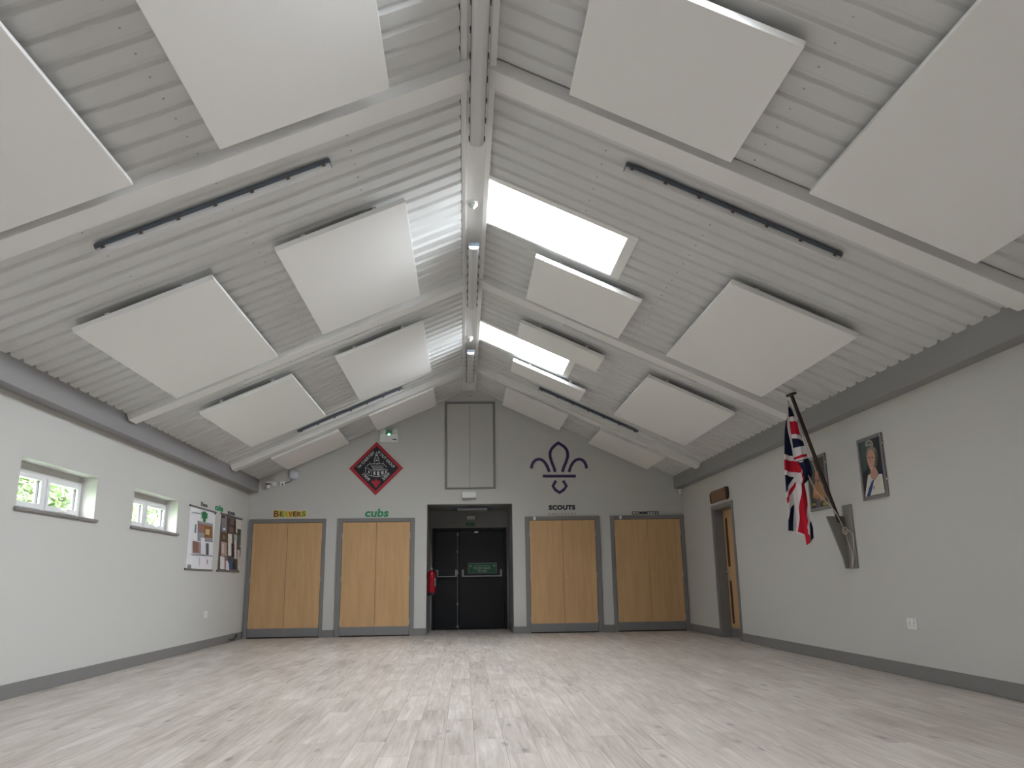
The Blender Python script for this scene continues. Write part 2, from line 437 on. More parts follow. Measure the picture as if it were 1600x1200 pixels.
mb.box((XL-WD, D, 0), (OPX0, D+0.12, 5.0), M_wall); mb.box((OPX1, D, 0), (XR+WD, D+0.12, 5.0), M_wall); mb.box((OPX0, D, OPZ), (OPX1, D+0.12, 5.0), M_wall)
struct(mb.obj('wall_back'), 'light grey gable wall with cupboards, badge and dark lobby opening', 'wall')
mb = MB(); mb.box((XL-WD, YF-0.3, 0), (XR+WD, YF, 5.0), M_wall)
struct(mb.obj('wall_front'), 'light grey gable wall behind the camera', 'wall')
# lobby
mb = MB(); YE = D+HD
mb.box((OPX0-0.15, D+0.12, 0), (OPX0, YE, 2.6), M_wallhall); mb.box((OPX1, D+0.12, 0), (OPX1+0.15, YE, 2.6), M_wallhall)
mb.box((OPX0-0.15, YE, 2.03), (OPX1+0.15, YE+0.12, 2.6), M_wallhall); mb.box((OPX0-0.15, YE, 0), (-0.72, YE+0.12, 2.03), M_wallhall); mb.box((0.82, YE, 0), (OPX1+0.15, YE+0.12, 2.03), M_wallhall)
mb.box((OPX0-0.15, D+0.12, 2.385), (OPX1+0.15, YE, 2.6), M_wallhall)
mb.box((OPX0-0.2, YE+0.12, 0), (OPX1+0.2, YE+0.2, 2.6), M_wallhall)  # unseen sheet added behind the doors, keeps outside light out of their gaps
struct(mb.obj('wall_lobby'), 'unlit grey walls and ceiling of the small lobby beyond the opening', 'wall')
# skirting boards
SK = 0.127
def skirt(name, boxes, lab):
    mb = MB()
    for a, b in boxes: mb.box(a, b, M_grey)
    struct(mb.obj(name, bevel=0.004), lab, 'skirting board')
skirt('baseboard_left', [((XL, YF, 0), (XL+0.016, D, SK))], 'grey skirting board along the left wall')
skirt('baseboard_right', [((XR-0.016, YF, 0), (XR, DY0-0.085, SK)), ((XR-0.016, DY1+0.085, 0), (XR, D, SK))], 'grey skirting board along the right wall')
skirt('baseboard_back', [((a, D-0.016, 0), (b, D, SK)) for a, b in ((-2.637, -2.418), (-0.985, OPX0), (OPX1, 1.09), (2.521, 2.722))], 'short grey skirting boards between the back wall cupboards')
skirt('baseboard_lobby', [((OPX0, D+0.12, 0), (OPX0+0.014, YE, SK)), ((OPX1-0.014, D+0.12, 0), (OPX1, YE, SK))], 'grey skirting boards inside the dark lobby')

# ------------------------------------------------------------------ skylights
SKLAB = ['daylit skylight behind the camera in the right roof slope', 'daylit skylight above the camera in the right roof slope',
         'nearer bright skylight in the right roof slope beside the ridge', 'farther bright skylight in the right roof slope, partly behind a thin panel']
for i, (a, b) in enumerate(SKY_Y):
    S = SL['R']; w = thing('window_%d' % (i+3), SKLAB[i], 'skylight', S.p(3.4, (a+b)/2, 0), kind='structure')
    mb = MB(); T1 = S.T+0.02; T0 = SKY_T0
    f0, f1, f2 = 0.085, 0.10, (0.08 if i == 3 else 0.035)      # near, lower, far borders
    for t0, t1, y0, y1 in ((T0, T1, a, a+f0), (T0, T1, b-f2, b), (T0, T0+f1, a+f0, b-f2)):
        S.box(mb, t0, t1, y0, y1, -0.24, 0.022, M_raft)
    mb.obj('frame', w, bevel=0.004)
    mb = MB(); S.box(mb, T0+f1-0.01, T1+0.1, a+f0-0.01, b-f2+0.01, -0.06, -0.075, M_sky); mb.obj('pane', w)

# ------------------------------------------------------------------ left wall windows
for i, (a, b, z0, z1) in enumerate(WIN):
    nm = ('window_1', 'window_2')[i]
    lab = ['nearer small white window in the left wall, green leaves outside', 'farther small white window in the left wall, nearer the photo boards'][i]
    xo = XL-0.165
    w = thing(nm, lab, 'window', (xo, (a+b)/2, z0), kind='structure')
    zt = 2.045; zb = z0+0.012; ym = a+(b-a)*0.50
    mb = MB(); X0, X1 = xo-0.06, xo
    mb.box((X0, a, zb), (X1, b, zb+0.035), M_upvc); mb.box((X0, a, zt-0.035), (X1, b, zt), M_upvc)
    z_0, z_1 = zb+0.035, zt-0.035; mb.box((X0, a, z_0), (X1, a+0.04, z_1), M_upvc); mb.box((X0, b-0.045, z_0), (X1, b, z_1), M_upvc); mb.box((X0, ym-0.035, z_0), (X1, ym+0.035, z_1), M_upvc)
    mb.obj('frame', w)
    mb = MB(); mb.box((X0-0.02, a, zt), (xo-0.004, b, z1), M_wall); mb.obj('head_board', w)
    for y0, y1 in ((a+0.04, ym-0.035), (ym+0.035, b-0.045)):
        s = MB(); k = 0.052; xs0, xs1 = xo-0.05, xo+0.012
        za_, zb_ = zb+0.035, zt-0.035
        g = 0.004
        s.box((xs0, y0+k, za_+g), (xs1, y1-k, za_+k), M_upvc); s.box((xs0, y0+k, zb_-k*0.75), (xs1, y1-k, zb_-g), M_upvc)
        s.box((xs0, y0+g, za_+g), (xs1, y0+k, zb_-g), M_upvc); s.box((xs0, y1-k, za_+g), (xs1, y1-g, zb_-g), M_upvc)
        s.box((xs0+0.018, y0+k, za_+k), (xs0+0.024, y0+k+0.006, zb_-k*0.75), M_black); s.box((xs0+0.018, y1-k-0.012, za_+k), (xs0+0.04, y1-k, zb_-k*0.75), M_black)
        so = s.obj('sash', w)
        p = MB(); p.box((xs0+0.02, y0+k-0.01, za_+k-0.01), (xs0+0.026, y1-k+0.01, zb_-k*0.7), M_glass); p.obj('pane', so)
        if y0 > ym:
            h = MB(); yc = (y0+y1)/2
            h.box((xs1, yc-0.035, za_+0.012), (xs1+0.014, yc+0.035, za_+0.042), M_upvc)
            h.tube([(xs1+0.01, yc, za_+0.03), (xs1+0.035, yc, za_+0.035), (xs1+0.04, yc+0.05, za_+0.035), (xs1+0.036, yc+0.11, za_+0.03)], 0.009, M_upvc)
            h.obj('handle', so, smooth=True)
    mb = MB(); mb.box((xo-0.02, a-0.001, z0-0.018), (XL, b+0.001, z0+0.012), M_sill); mb.box((XL, a-0.04, z0-0.018), (XL+0.03, b+0.06, z0+0.012), M_sill)
    mb.obj('sill', w, bevel=0.006)

# ------------------------------------------------------------------ outside: ground and trees seen through the windows
mb = MB(); mb.box((-40, -25, -0.6), (XL-WD-0.05, 45, -0.5), M_grass)
struct(mb.obj('ground'), 'grass outside the left wall windows', 'ground')
def tree(label, x, y, h, r, n, seed):
    rnd = random.Random(seed)
    t = thing('tree', label, 'tree', (x, y, -0.5), group='leafy trees outside the left wall')
    mb = MB(); mb.tube([(x, y, -0.5), (x+0.05, y+0.03, h*0.3), (x, y-0.05, h*0.7)], [0.16, 0.12, 0.05], M_bark2); mb.obj('trunk', t)
    mb = MB()
    for _ in range(n):
        th = rnd.uniform(0, 2*PI); ph = math.acos(rnd.uniform(-1, 1)); rr = r*rnd.uniform(0.45, 1.0)
        c = Vector((x+rr*math.sin(ph)*math.cos(th), y+1.25*rr*math.sin(ph)*math.sin(th), h*0.58+h*0.5*rr/r*math.cos(ph)))
        a = Vector((rnd.uniform(-1,1), rnd.uniform(-1,1), rnd.uniform(-1,1))).normalized(); b = a.cross(Vector((rnd.uniform(-1,1), rnd.uniform(-1,1), rnd.uniform(-1,1)))).normalized()
        s = rnd.uniform(0.05, 0.11)*(1.3 if r > 2.5 else 1)
        mb.add([c-a*s, c-b*s*0.45, c+a*s, c+b*s*0.45], [(0,1,2,3)], M_leaf if rnd.random() < 0.6 else M_leaf2)
    mb.obj('foliage', t, fix=False)
tree('leafy green tree outside the nearer window in the left wall', -8.4, 16.2, 4.6, 1.9, 8000, 1)
tree('pale green tree outside, behind the left part of the nearer window', -14.8, 29.0, 7.5, 3.0, 8000, 2)
tree('dark green tree outside the farther window, near the photo boards', -9.2, 23.4, 5.2, 2.1, 8000, 3)

# ------------------------------------------------------------------ cupboards
def cupboard(label, x0, x1, lx0, lx1, hook=None):
    ztop, zl0, zl1 = 2.127, 0.022, 2.052
    t = thing('cupboard', label, 'cupboard', ((x0+x1)/2, D, 0), group='oak double cupboards along the back wall')
    mb = MB(); y0 = D-0.035
    mb.box((x0, y0, 0), (lx0-0.006, D, ztop), M_grey); mb.box((lx1+0.006, y0, 0), (x1, D, ztop), M_grey); mb.box((lx0-0.006, y0, zl1+0.008), (lx1+0.006, D, ztop), M_grey)
    mb.box((lx0-0.006, D-0.008, 0), (lx1+0.006, D-0.001, zl1+0.008), M_gap)
    mb.obj('frame', t, bevel=0.003)
    xm = (lx0+lx1)/2
    for k, (a, b) in enumerate(((lx0, xm-0.0025), (xm+0.0025, lx1))):
        d = MB(); d.box((a, D-0.028, zl0), (b, D-0.008, zl1), M_oak); do = d.obj('door', t, bevel=0.0015)
        kp = MB(); kp.box((a+0.003, D-0.031, zl0+0.002), (b-0.003, D-0.028, 0.172), M_kick); kp.obj('kick_plate', do)
        hx = a if k == 0 else b
        for hz in (0.25, 1.02, 1.80):
            h = MB(); h.lathe([(0.006, -0.05), (0.006, 0.05)], M_metal, (hx, D-0.031, hz), n=10); h.obj('hinge', do)
        if k == 1:
            l = MB(); l.lathe([(0.013, 0), (0.013, 0.006), (0.010, 0.008)], M_metal, (a+0.045, D-0.028, 0.995), (0, -1, 0), 14)
            l.box((a+0.043, D-0.0372, 0.989), (a+0.047, D-0.0362, 1.001), M_black); l.obj('lock', do, smooth=True)
    if hook:
        h = MB(); hx = hook; h.box((hx-0.026, y0-0.012, 2.058), (hx+0.02, y0, 2.12), M_white); h.box((hx-0.012, y0-0.03, 2.07), (hx+0.006, y0-0.012, 2.085), M_white); h.obj('white_catch', t, bevel=0.003)
cupboard('oak double cupboard under the Beavers sign, in the left corner of the back wall', -4.045, -2.637, -3.968, -2.703)
cupboard('oak double cupboard under the green cubs sign, left of the lobby opening', -2.418, -0.985, -2.322, -1.07)
cupboard('oak double cupboard under the Scouts sign, right of the lobby opening', 1.09, 2.521, 1.178, 2.424, 1.275)
cupboard('oak double cupboard under the Committee sign, beside the right wall corner', 2.722, 4.146, 2.80, 4.065, 2.925)

# ------------------------------------------------------------------ high hatch in the gable
t = thing('wall_hatch', 'tall grey double hatch high in the back gable below the ridge', 'hatch', (0.056, D, 2.66))
x0, x1, z0, z1 = -0.43, 0.543, 2.658, 4.366; fw = 0.04
mb = MB()
mb.box((x0, D-0.022, z0), (x0+fw, D, z1), M_grey); mb.box((x1-fw, D-0.022, z0), (x1, D, z1), M_grey); mb.box((x0+fw, D-0.022, z1-fw), (x1-fw, D, z1), M_grey); mb.box((x0+fw, D-0.022, z0), (x1-fw, D, z0+fw*0.8), M_grey)
mb.obj('frame', t, bevel=0.003)
M_hatch = mat('hatch_paint', (0.51, 0.505, 0.485), 0.7)
for a, b in ((x0+fw+0.004, 0.046), (0.054, x1-fw-0.004)):
    m_ = MB(); m_.box((a, D-0.012, z0+fw*0.8+0.004), (b, D-0.001, z1-fw-0.004), M_hatch); m_.obj('hatch_door', t, bevel=0.002)
m_ = MB(); m_.box((0.045, D-0.002, z0+0.04), (0.055, D-0.0005, z1-0.05), M_grey); m_.obj('gap_strip', t)

# ------------------------------------------------------------------ lobby doors and fittings
dr = thing('door_1', 'black double door with push bars at the end of the dark lobby', 'door', (0.05, YE, 0), kind='structure')
mb = MB()
mb.box((-0.72, YE-0.02, 0), (-0.665, YE+0.08, 2.03), M_dark); mb.box((0.765, YE-0.02, 0), (0.82, YE+0.08, 2.03), M_dark); mb.box((-0.665, YE-0.02, 1.975), (0.765, YE+0.08, 2.03), M_dark)
mb.obj('frame', dr, bevel=0.003)
xs = -0.165
for k, (a, b) in enumerate(((-0.66, xs-0.003), (xs+0.003, 0.76))):
    d = MB(); d.box((a, YE+0.0, 0.012), (b, YE+0.045, 1.97), M_dark); do = d.obj('door_leaf', dr, bevel=0.003)
    pa, pb = (-0.63, -0.205) if k == 0 else (-0.105, 0.72)
    h = MB(); zb_ = 1.05 if k == 0 else 1.05
    for hx in (pa+0.02, pb-0.02):
        h.box((hx-0.022, YE-0.05, 1.075), (hx+0.022, YE, 1.185), M_kick)
        h.box((hx-0.014, YE-0.075, 1.04), (hx+0.014, YE-0.03, 1.09), M_kick)
    h.tube([(pa, YE-0.07, zb_), (pb, YE-0.07, zb_)], 0.012, M_kick, 12); h.obj('push_bar', do, bevel=0.002)
    if k == 0:
        v = MB(); v.tube([(xs-0.03, YE-0.02, 0.03), (xs-0.03, YE-0.02, 1.95)], 0.009, M_kick, 10)
        for vz in (0.06, 0.5, 1.12, 1.55, 1.90): v.box((xs-0.05, YE-0.03, vz-0.025), (xs-0.01, YE, vz+0.025), M_kick)
        v.obj('vertical_bolt', do)
    else:
        v = MB(); v.box((0.15, YE-0.035, 1.925), (0.235, YE, 1.96), M_metal); v.obj('top_latch', do, bevel=0.004)
def sign(name, label, x0, x1, z0, z1, y, lines, arrow=True):
    t = thing(name, label, 'sign', ((x0+x1)/2, y, z0))
    mb = MB(); mb.box((x0, y-0.004, z0), (x1, y, z1), M_signgreen); mb.obj('plate', t)
    b = MB(); w = 0.006
    for A, B in (((x0, z0), (x1, z0+w)), ((x0, z1-w), (x1, z1)), ((x0, z0), (x0+w, z1)), ((x1-w, z0), (x1, z1))):
        b.box((A[0], y-0.005, A[1]), (B[0], y-0.004, B[1]), M_signwhite)
    b.obj('border', t)
    l = MB()
    for s, xa, za_, w_, h_ in lines: add_text(l, s, (xa, y-0.004, za_), (1,0,0), (0,0,1), w_, h_, M_signwhite, 0.001, 0.01)
    l.obj('lettering', t)
    return t
t = sign('push_bar_sign', 'green push bar to open sign on the right black fire door leaf', 0.025, 0.61, 1.107, 1.312, YE, [('PUSH BAR', 0.14, 1.185, 0.35, 0.05), ('TO OPEN', 0.22, 1.13, 0.19, 0.036)])
b = MB(); yy = YE-0.005
b.box((0.15, yy-0.001, 1.255), (0.47, yy, 1.263), M_signwhite)
for xc, sgn in ((0.08, 1), (0.56, -1)):
    b.prism([(xc-0.03*sgn, yy, 1.275), (xc+0.035*sgn, yy, 1.255), (xc-0.03*sgn, yy, 1.235), (xc-0.012*sgn, yy, 1.255)], (0, -0.001, 0), M_signwhite)
b.obj('arrows', t)
t = sign('exit_sign', 'small green fire exit sign above the black double door', -0.035, 0.175, 2.062, 2.147, YE, [('FIRE EXIT', 0.0, 2.085, 0.12, 0.035)])
b = MB(); b.prism([(0.13, YE-0.005, 2.125), (0.162, YE-0.005, 2.104), (0.13, YE-0.005, 2.083), (0.138, YE-0.005, 2.104)], (0, -0.001, 0), M_signwhite); b.obj('arrow', t)
t = thing('bulkhead_light', 'small emergency bulkhead light above the exit sign in the lobby', 'light', (0.085, YE, 2.2))
mb = MB(); mb.box((-0.02, YE-0.03, 2.195), (0.19, YE, 2.285), M_kick); mb.obj('backplate', t, bevel=0.01)
mb = MB(); mb.box((-0.01, YE-0.085, 2.20), (0.18, YE-0.03, 2.28), M_diffw); mb.obj('cover', t, bevel=0.02, seg=4)
t = thing('ceiling_light', 'flat square light fitting on the lobby ceiling', 'light', (0.1, D+0.8, 2.385))
mb = MB(); mb.box((-0.29, D+0.55, 2.345), (0.49, D+1.05, 2.385), M_base); mb.obj('tray', t, bevel=0.005)
mb = MB(); mb.box((-0.2, D+0.6, 2.325), (0.40, D+1.0, 2.345), M_diffw); mb.obj('cover', t, bevel=0.01)
# fire extinguisher on the lobby wall
ex, ey = OPX0+0.085, D+0.33
t = thing('fire_extinguisher', 'red fire extinguisher hung on the left wall of the lobby opening', 'fire extinguisher', (ex, ey, 0.70))
mb = MB(); mb.lathe([(0.055, 0.0), (0.078, 0.006), (0.078, 0.35), (0.070, 0.385), (0.045, 0.41), (0.022, 0.425), (0.022, 0.445)], M_extred, (ex, ey, 0.735)); mb.obj('cylinder', t, smooth=True)
mb = MB(); mb.lathe([(0.081, 0), (0.081, 0.05), (0.076, 0.055)], M_black, (ex, ey, 0.70)); mb.obj('base_skirt', t, smooth=True)
mb = MB(); mb.box((ex-0.015, ey-0.03, 1.165), (ex+0.015, ey+0.02, 1.20), M_metal); mb.box((ex-0.012, ey-0.085, 1.205), (ex+0.012, ey+0.02, 1.215), M_metal); mb.box((ex-0.012, ey-0.08, 1.18), (ex+0.012, ey-0.02, 1.188), M_metal); mb.obj('valve_handle', t, bevel=0.003)
mb = MB(); mb.tube(smooth_path([(ex+0.01, ey, 1.18), (ex+0.07, ey-0.01, 1.17), (ex+0.092, ey-0.02, 1.10), (ex+0.09, ey-0.02, 0.95), (ex+0.088, ey-0.02, 0.80)]), 0.010, M_black); mb.obj('hose', t, smooth=True)
lab_ = MB()
for k in range(4):
    a0, a1 = -0.75+0.18*k, -0.75+0.18*(k+1)
    q = [(ex+0.0788*math.cos(a), ey+0.0788*math.sin(a)) for a in (a0, a1)]
    lab_.add([(q[0][0], q[0][1], 0.87), (q[1][0], q[1][1], 0.87), (q[1][0], q[1][1], 1.02), (q[0][0], q[0][1], 1.02)], [(0,1,2,3)], M_signwhite)
lab_.obj('print_label', t, fix=False)
mb = MB(); mb.box((OPX0, ey-0.03, 1.0), (OPX0+0.012, ey+0.03, 1.15), M_black); mb.obj('wall_bracket', t)
mb = MB(); mb.box((OPX0, ey-0.06, 1.28), (OPX0+0.004, ey+0.08, 1.55), M_red); tag(mb.obj('extinguisher_sign'), 'small red sign on the lobby wall above the extinguisher', 'sign')

# exit light box over the opening
t = thing('exit_light_box', 'blank white light box between the high hatch and the lobby opening', 'light', (0.036, D, 2.466))
mb = MB(); mb.box((-0.098, D-0.06, 2.49), (0.17, D, 2.602), M_white); mb.obj('housing', t, bevel=0.008)
mb = MB(); mb.box((-0.092, D-0.055, 2.466), (0.164, D-0.004, 2.49), M_kick); mb.obj('diffuser', t, bevel=0.003)

# ------------------------------------------------------------------ right wall door
dr = thing('door_2', 'narrow oak door with two dark slots in the right wall under a wooden plaque', 'door', (XR+0.16, (DY0+DY1)/2, 0), kind='structure')
mb = MB(); aw = 0.07
for a, b in (((XR-0.018, DY0-0.075, 0), (XR, DY0, DZ+0.065)), ((XR-0.018, DY1, 0), (XR, DY1+0.075, DZ+0.065)), ((XR-0.018, DY0, DZ), (XR, DY1, DZ+0.065))): mb.box(a, b, M_grey)
mb.box((XR, DY1-0.012, 0), (XR+0.2, DY1, DZ), M_grey); mb.box((XR, DY0, 0), (XR+0.2, DY0+0.012, DZ), M_grey); mb.box((XR, DY0, DZ-0.012), (XR+0.2, DY1, DZ), M_grey)
mb.obj('frame', dr, bevel=0.003)
mb = MB(); lx = XR+0.16; mb.box((lx, DY0+0.014, 0.01), (lx+0.044, DY1-0.014, DZ-0.015), M_oak); lf = mb.obj('door_leaf', dr, bevel=0.002)
mb = MB(); mb.box((lx-0.004, 13.345, 1.12), (lx, 13.45, 1.91), M_slot); mb.obj('vision_slot', lf)
mb = MB(); mb.box((lx-0.004, 13.345, 0.217), (lx, 13.45, 0.897), M_slot); mb.obj('vision_slot', lf)
mb = MB(); mb.box((lx-0.003, DY0+0.02, 0.012), (lx, DY1-0.02, 0.15), M_kick); mb.obj('kick_plate', lf)
mb = MB(); mb.lathe([(0.026, 0), (0.026, 0.008)], M_metal, (lx, 13.48, 1.04), (-1, 0, 0)); mb.tube([(lx, 13.48, 1.04), (lx-0.045, 13.48, 1.04), (lx-0.05, 13.47, 1.04), (lx-0.05, 13.36, 1.04)], 0.010, M_metal); mb.lathe([(0.02, 0), (0.02, 0.006)], M_metal, (lx, 13.48, 0.95), (-1, 0, 0)); mb.obj('handle', lf, smooth=True)
# plaque
t = thing('wooden_plaque', 'rustic wooden plaque with rounded bark edges above the narrow right wall door', 'plaque', (XR, 13.1, 2.15))
mb = MB(); py0, py1, pz0, pz1 = 12.66, 13.56, 2.165, 2.365
out = [(py0, pz0+0.05), (py0+0.03, pz0+0.012), (py0+0.1, pz0), (13.1, pz0+0.008), (py1-0.1, pz0), (py1-0.03, pz0+0.015), (py1, pz0+0.05), (py1, pz1-0.05), (py1-0.04, pz1-0.012), (py1-0.1, pz1), (13.1, pz1-0.006), (py0+0.12, pz1), (py0+0.03, pz1-0.01), (py0, pz1-0.06)]
mb.prism([(XR, y, z) for y, z in out], (-0.035, 0, 0), M_plq); mb.obj('board', t, bevel=0.008)
mb = MB(); mb.prism([(XR-0.002, y, z) for y, z in ((py0-0.012, pz0+0.03), (py0+0.05, pz0-0.004), (py0+0.075, pz0+0.02), (py0+0.085, pz1-0.05), (py0+0.07, pz1+0.004), (py0+0.01, pz1-0.01), (py0-0.014, pz1-0.05))], (-0.04, 0, 0), M_bark); mb.obj('bark_edge', t, bevel=0.006)
mb = MB(); mb.prism([(XR-0.002, y, z) for y, z in ((py1+0.01, pz0+0.04), (py1-0.03, pz0-0.002), (py1-0.06, pz0+0.03), (py1-0.05, pz1-0.06), (py1-0.02, pz1-0.02), (py1+0.012, pz1-0.06))], (-0.038, 0, 0), M_bark); mb.obj('bark_edge', t, bevel=0.006)
# motion sensor
t = thing('motion_sensor', 'small white sensor in the back right corner under the grey beam', 'sensor', (XR, 15.3, 2.53))
mb = MB(); mb.box((XR-0.065, D-0.075, 2.53), (XR-0.012, D-0.02, 2.625), M_white); mb.obj('housing', t, bevel=0.012, seg=3)
mb = MB(); mb.box((XR-0.045, D-0.0775, 2.545), (XR-0.02, D-0.073, 2.585), M_diff); mb.obj('lens', t)
mb = MB(); mb.box((XR-0.025, D-0.03, 2.56), (XR, D, 2.60), M_white); mb.obj('bracket', t)
# sockets
def socket(label, x, sx, y0, y1, z0, z1):
    t = thing('socket', label, 'socket', (x, (y0+y1)/2, z0), group='white wall sockets')
    mb = MB(); mb.box((x, y0, z0), (x+sx*0.012, y1, z1), M_white); mb.obj('plate', t, bevel=0.003)
    for k in (0.28, 0.72):
        yc = y0+(y1-y0)*k; zc = (z0+z1)/2; h = MB(); f = x+sx*0.0122
        h.box((f, yc-0.004, zc), (f+sx*0.0006, yc+0.004, zc+0.016), M_black); h.box((f, yc-0.016, zc-0.018), (f+sx*0.0006, yc-0.008, zc-0.013), M_black); h.box((f, yc+0.008, zc-0.018), (f+sx*0.0006, yc+0.016, zc-0.013), M_black); h.obj('pin_holes', t)
        r = MB(); r.box((f, yc-0.012, z1-0.03), (f+sx*0.004, yc+0.002, z1-0.012), M_upvc); r.obj('rocker_switch', t)
socket('white wall socket low on the left wall below the photo boards', XL, 1, 13.16, 13.325, 0.46, 0.555)
socket('white wall socket low on the right wall, right of the flag bracket', XR, -1, 7.58, 7.752, 0.444, 0.544)
t = thing('cable_clip', 'small dark cable clip on the left skirting near the corner cupboard', 'cable clip', (XL+0.016, 14.98, 0.0))
mb = MB(); mb.tube(smooth_path([(XL+0.02, 14.6, 0.045), (XL+0.035, 14.8, 0.03), (XL+0.03, 14.95, 0.075), (XL+0.03, 15.02, 0.085)]), 0.008, M_black); mb.obj('cable', t)
mb = MB(); mb.box((XL+0.016, 14.96, 0.06), (XL+0.05, 15.04, 0.11), M_clip); mb.obj('clip', t, bevel=0.006)

# ------------------------------------------------------------------ back wall electrical bits
t = thing('globe_light', 'round white bulkhead light high on the left of the back wall', 'light', (-3.275, D, 2.955))
mb = MB(); mb.lathe([(0.092, 0), (0.092, 0.022)], M_clip, (-3.275, D, 2.955), (0, -1, 0), 32); mb.obj('backplate', t, smooth=True)
mb = MB(); mb.lathe([(0.098, 0.015), (0.098, 0.03), (0.088, 0.055), (0.062, 0.078), (0.03, 0.09), (0.0, 0.093)], mat('globe_opal', (0.62, 0.64, 0.70), 0.3), (-3.275, D, 2.955), (0, -1, 0), 32); mb.obj('opal_dome', t, smooth=True)
mb = MB(); mb.tube(smooth_path([(-3.31, D-0.012, 2.87), (-3.34, D-0.012, 2.83), (-3.42, D-0.012, 2.80), (-3.475, D-0.02, 2.775)]), 0.008, M_clip); mb.obj('cable', t, smooth=True)
t = thing('junction_box', 'small white junction box beside the round light on the back wall', 'junction box', (-3.48, D, 2.79))
mb = MB(); mb.box((-3.525, D-0.03, 2.745), (-3.435, D, 2.835), M_white); mb.obj('box', t, bevel=0.006)
mb = MB(); mb.lathe([(0.014, 0), (0.014, 0.01)], M_black, (-3.475, D-0.03, 2.77), (0, -1, 0)); mb.obj('cable_gland', t, smooth=True)
t = thing('security_sensor', 'white sensor with dark slot on a bracket in the upper left of the back wall', 'sensor', (-3.68, D, 2.76))
mb = MB(); mb.box((-3.665, D-0.03, 2.75), (-3.585, D, 2.825), M_white); mb.obj('backplate', t, bevel=0.005)
mb = MB(); mb.box((-3.77, D-0.10, 2.79), (-3.665, D-0.02, 2.82), M_white); mb.box((-3.75, D-0.10, 2.70), (-3.695, D-0.03, 2.765), M_white); mb.obj('housing', t, bevel=0.008)
mb = MB(); mb.box((-3.775, D-0.085, 2.765), (-3.70, D-0.02, 2.79), M_black); mb.obj('slot', t)
t = thing('emergency_twin_spot', 'white emergency light with two spot lamps and a green light above the badge', 'emergency light', (-1.5, D, 3.56))
mb = MB(); mb.box((-1.675, D-0.07, 3.56), (-1.33, D, 3.725), M_white); mb.obj('housing', t, bevel=0.008)
mb = MB(); mb.box((-1.43, D-0.0715, 3.605), (-1.355, D-0.07, 3.625), M_black); mb.obj('maker_plate', t)
for sx in (-1.62, -1.385):
    l = MB(); l.lathe([(0.030, -0.05), (0.052, -0.02), (0.056, 0.03), (0.050, 0.045)], M_white, (sx, D-0.055, 3.785), (0, -0.8, -0.5), 20); lo = l.obj('spot_lamp', t, smooth=True)
    g = MB(); g.lathe([(0.047, 0.044), (0.042, 0.05), (0.0, 0.052)], M_lens, (sx, D-0.055, 3.785), (0, -0.8, -0.5), 20); g.obj('lens', lo, smooth=True)
    k = MB(); k.box((sx-0.012, D-0.05, 3.72), (sx+0.012, D-0.02, 3.77), M_white); k.obj('knuckle', lo)
mb = MB(); mb.box((-1.54, D-0.06, 3.725), (-1.46, D-0.01, 3.80), mat('grey_green_plastic', (0.12, 0.20, 0.13), 0.4)); mb.obj('lamp_bracket', t, bevel=0.006)
mb = MB(); mb.lathe([(0.016, 0), (0.014, 0.006), (0.0, 0.010)], M_led, (-1.50, D-0.07, 3.715), (0, -1, 0), 16); mb.obj('indicator_light', t, smooth=True)
t = thing('wall_detector', 'tiny white dome on the back gable under the ridge', 'detector', (0.065, D, 4.5))
mb = MB(); mb.lathe([(0.04, 0), (0.04, 0.015), (0.032, 0.04), (0.012, 0.055)], M_diffw, (0.068, D, 4.505), (0, -1, 0)); mb.obj('dome', t, smooth=True)
for y, lab in ((7.32, 'shiny smoke detector on the ridge beside the nearer skylight'), (11.85, 'shiny smoke detector on the ridge beside the farther skylight')):
    t = thing('smoke_detector', lab, 'smoke detector', (CX-0.015, y, 4.59), group='smoke detectors on the ridge')
    mb = MB(); mb.lathe([(0.05, 0.0), (0.05, 0.022)], M_white, (CX-0.015, y, 4.59), (0, 0, -1)); mb.obj('base', t, smooth=True)
    mb = MB(); mb.lathe([(0.046, 0.022), (0.045, 0.04), (0.032, 0.055), (0.02, 0.06), (0.012, 0.078), (0.0, 0.08)], M_lens, (CX-0.015, y, 4.59), (0, 0, -1)); mb.obj('chamber', t, smooth=True)

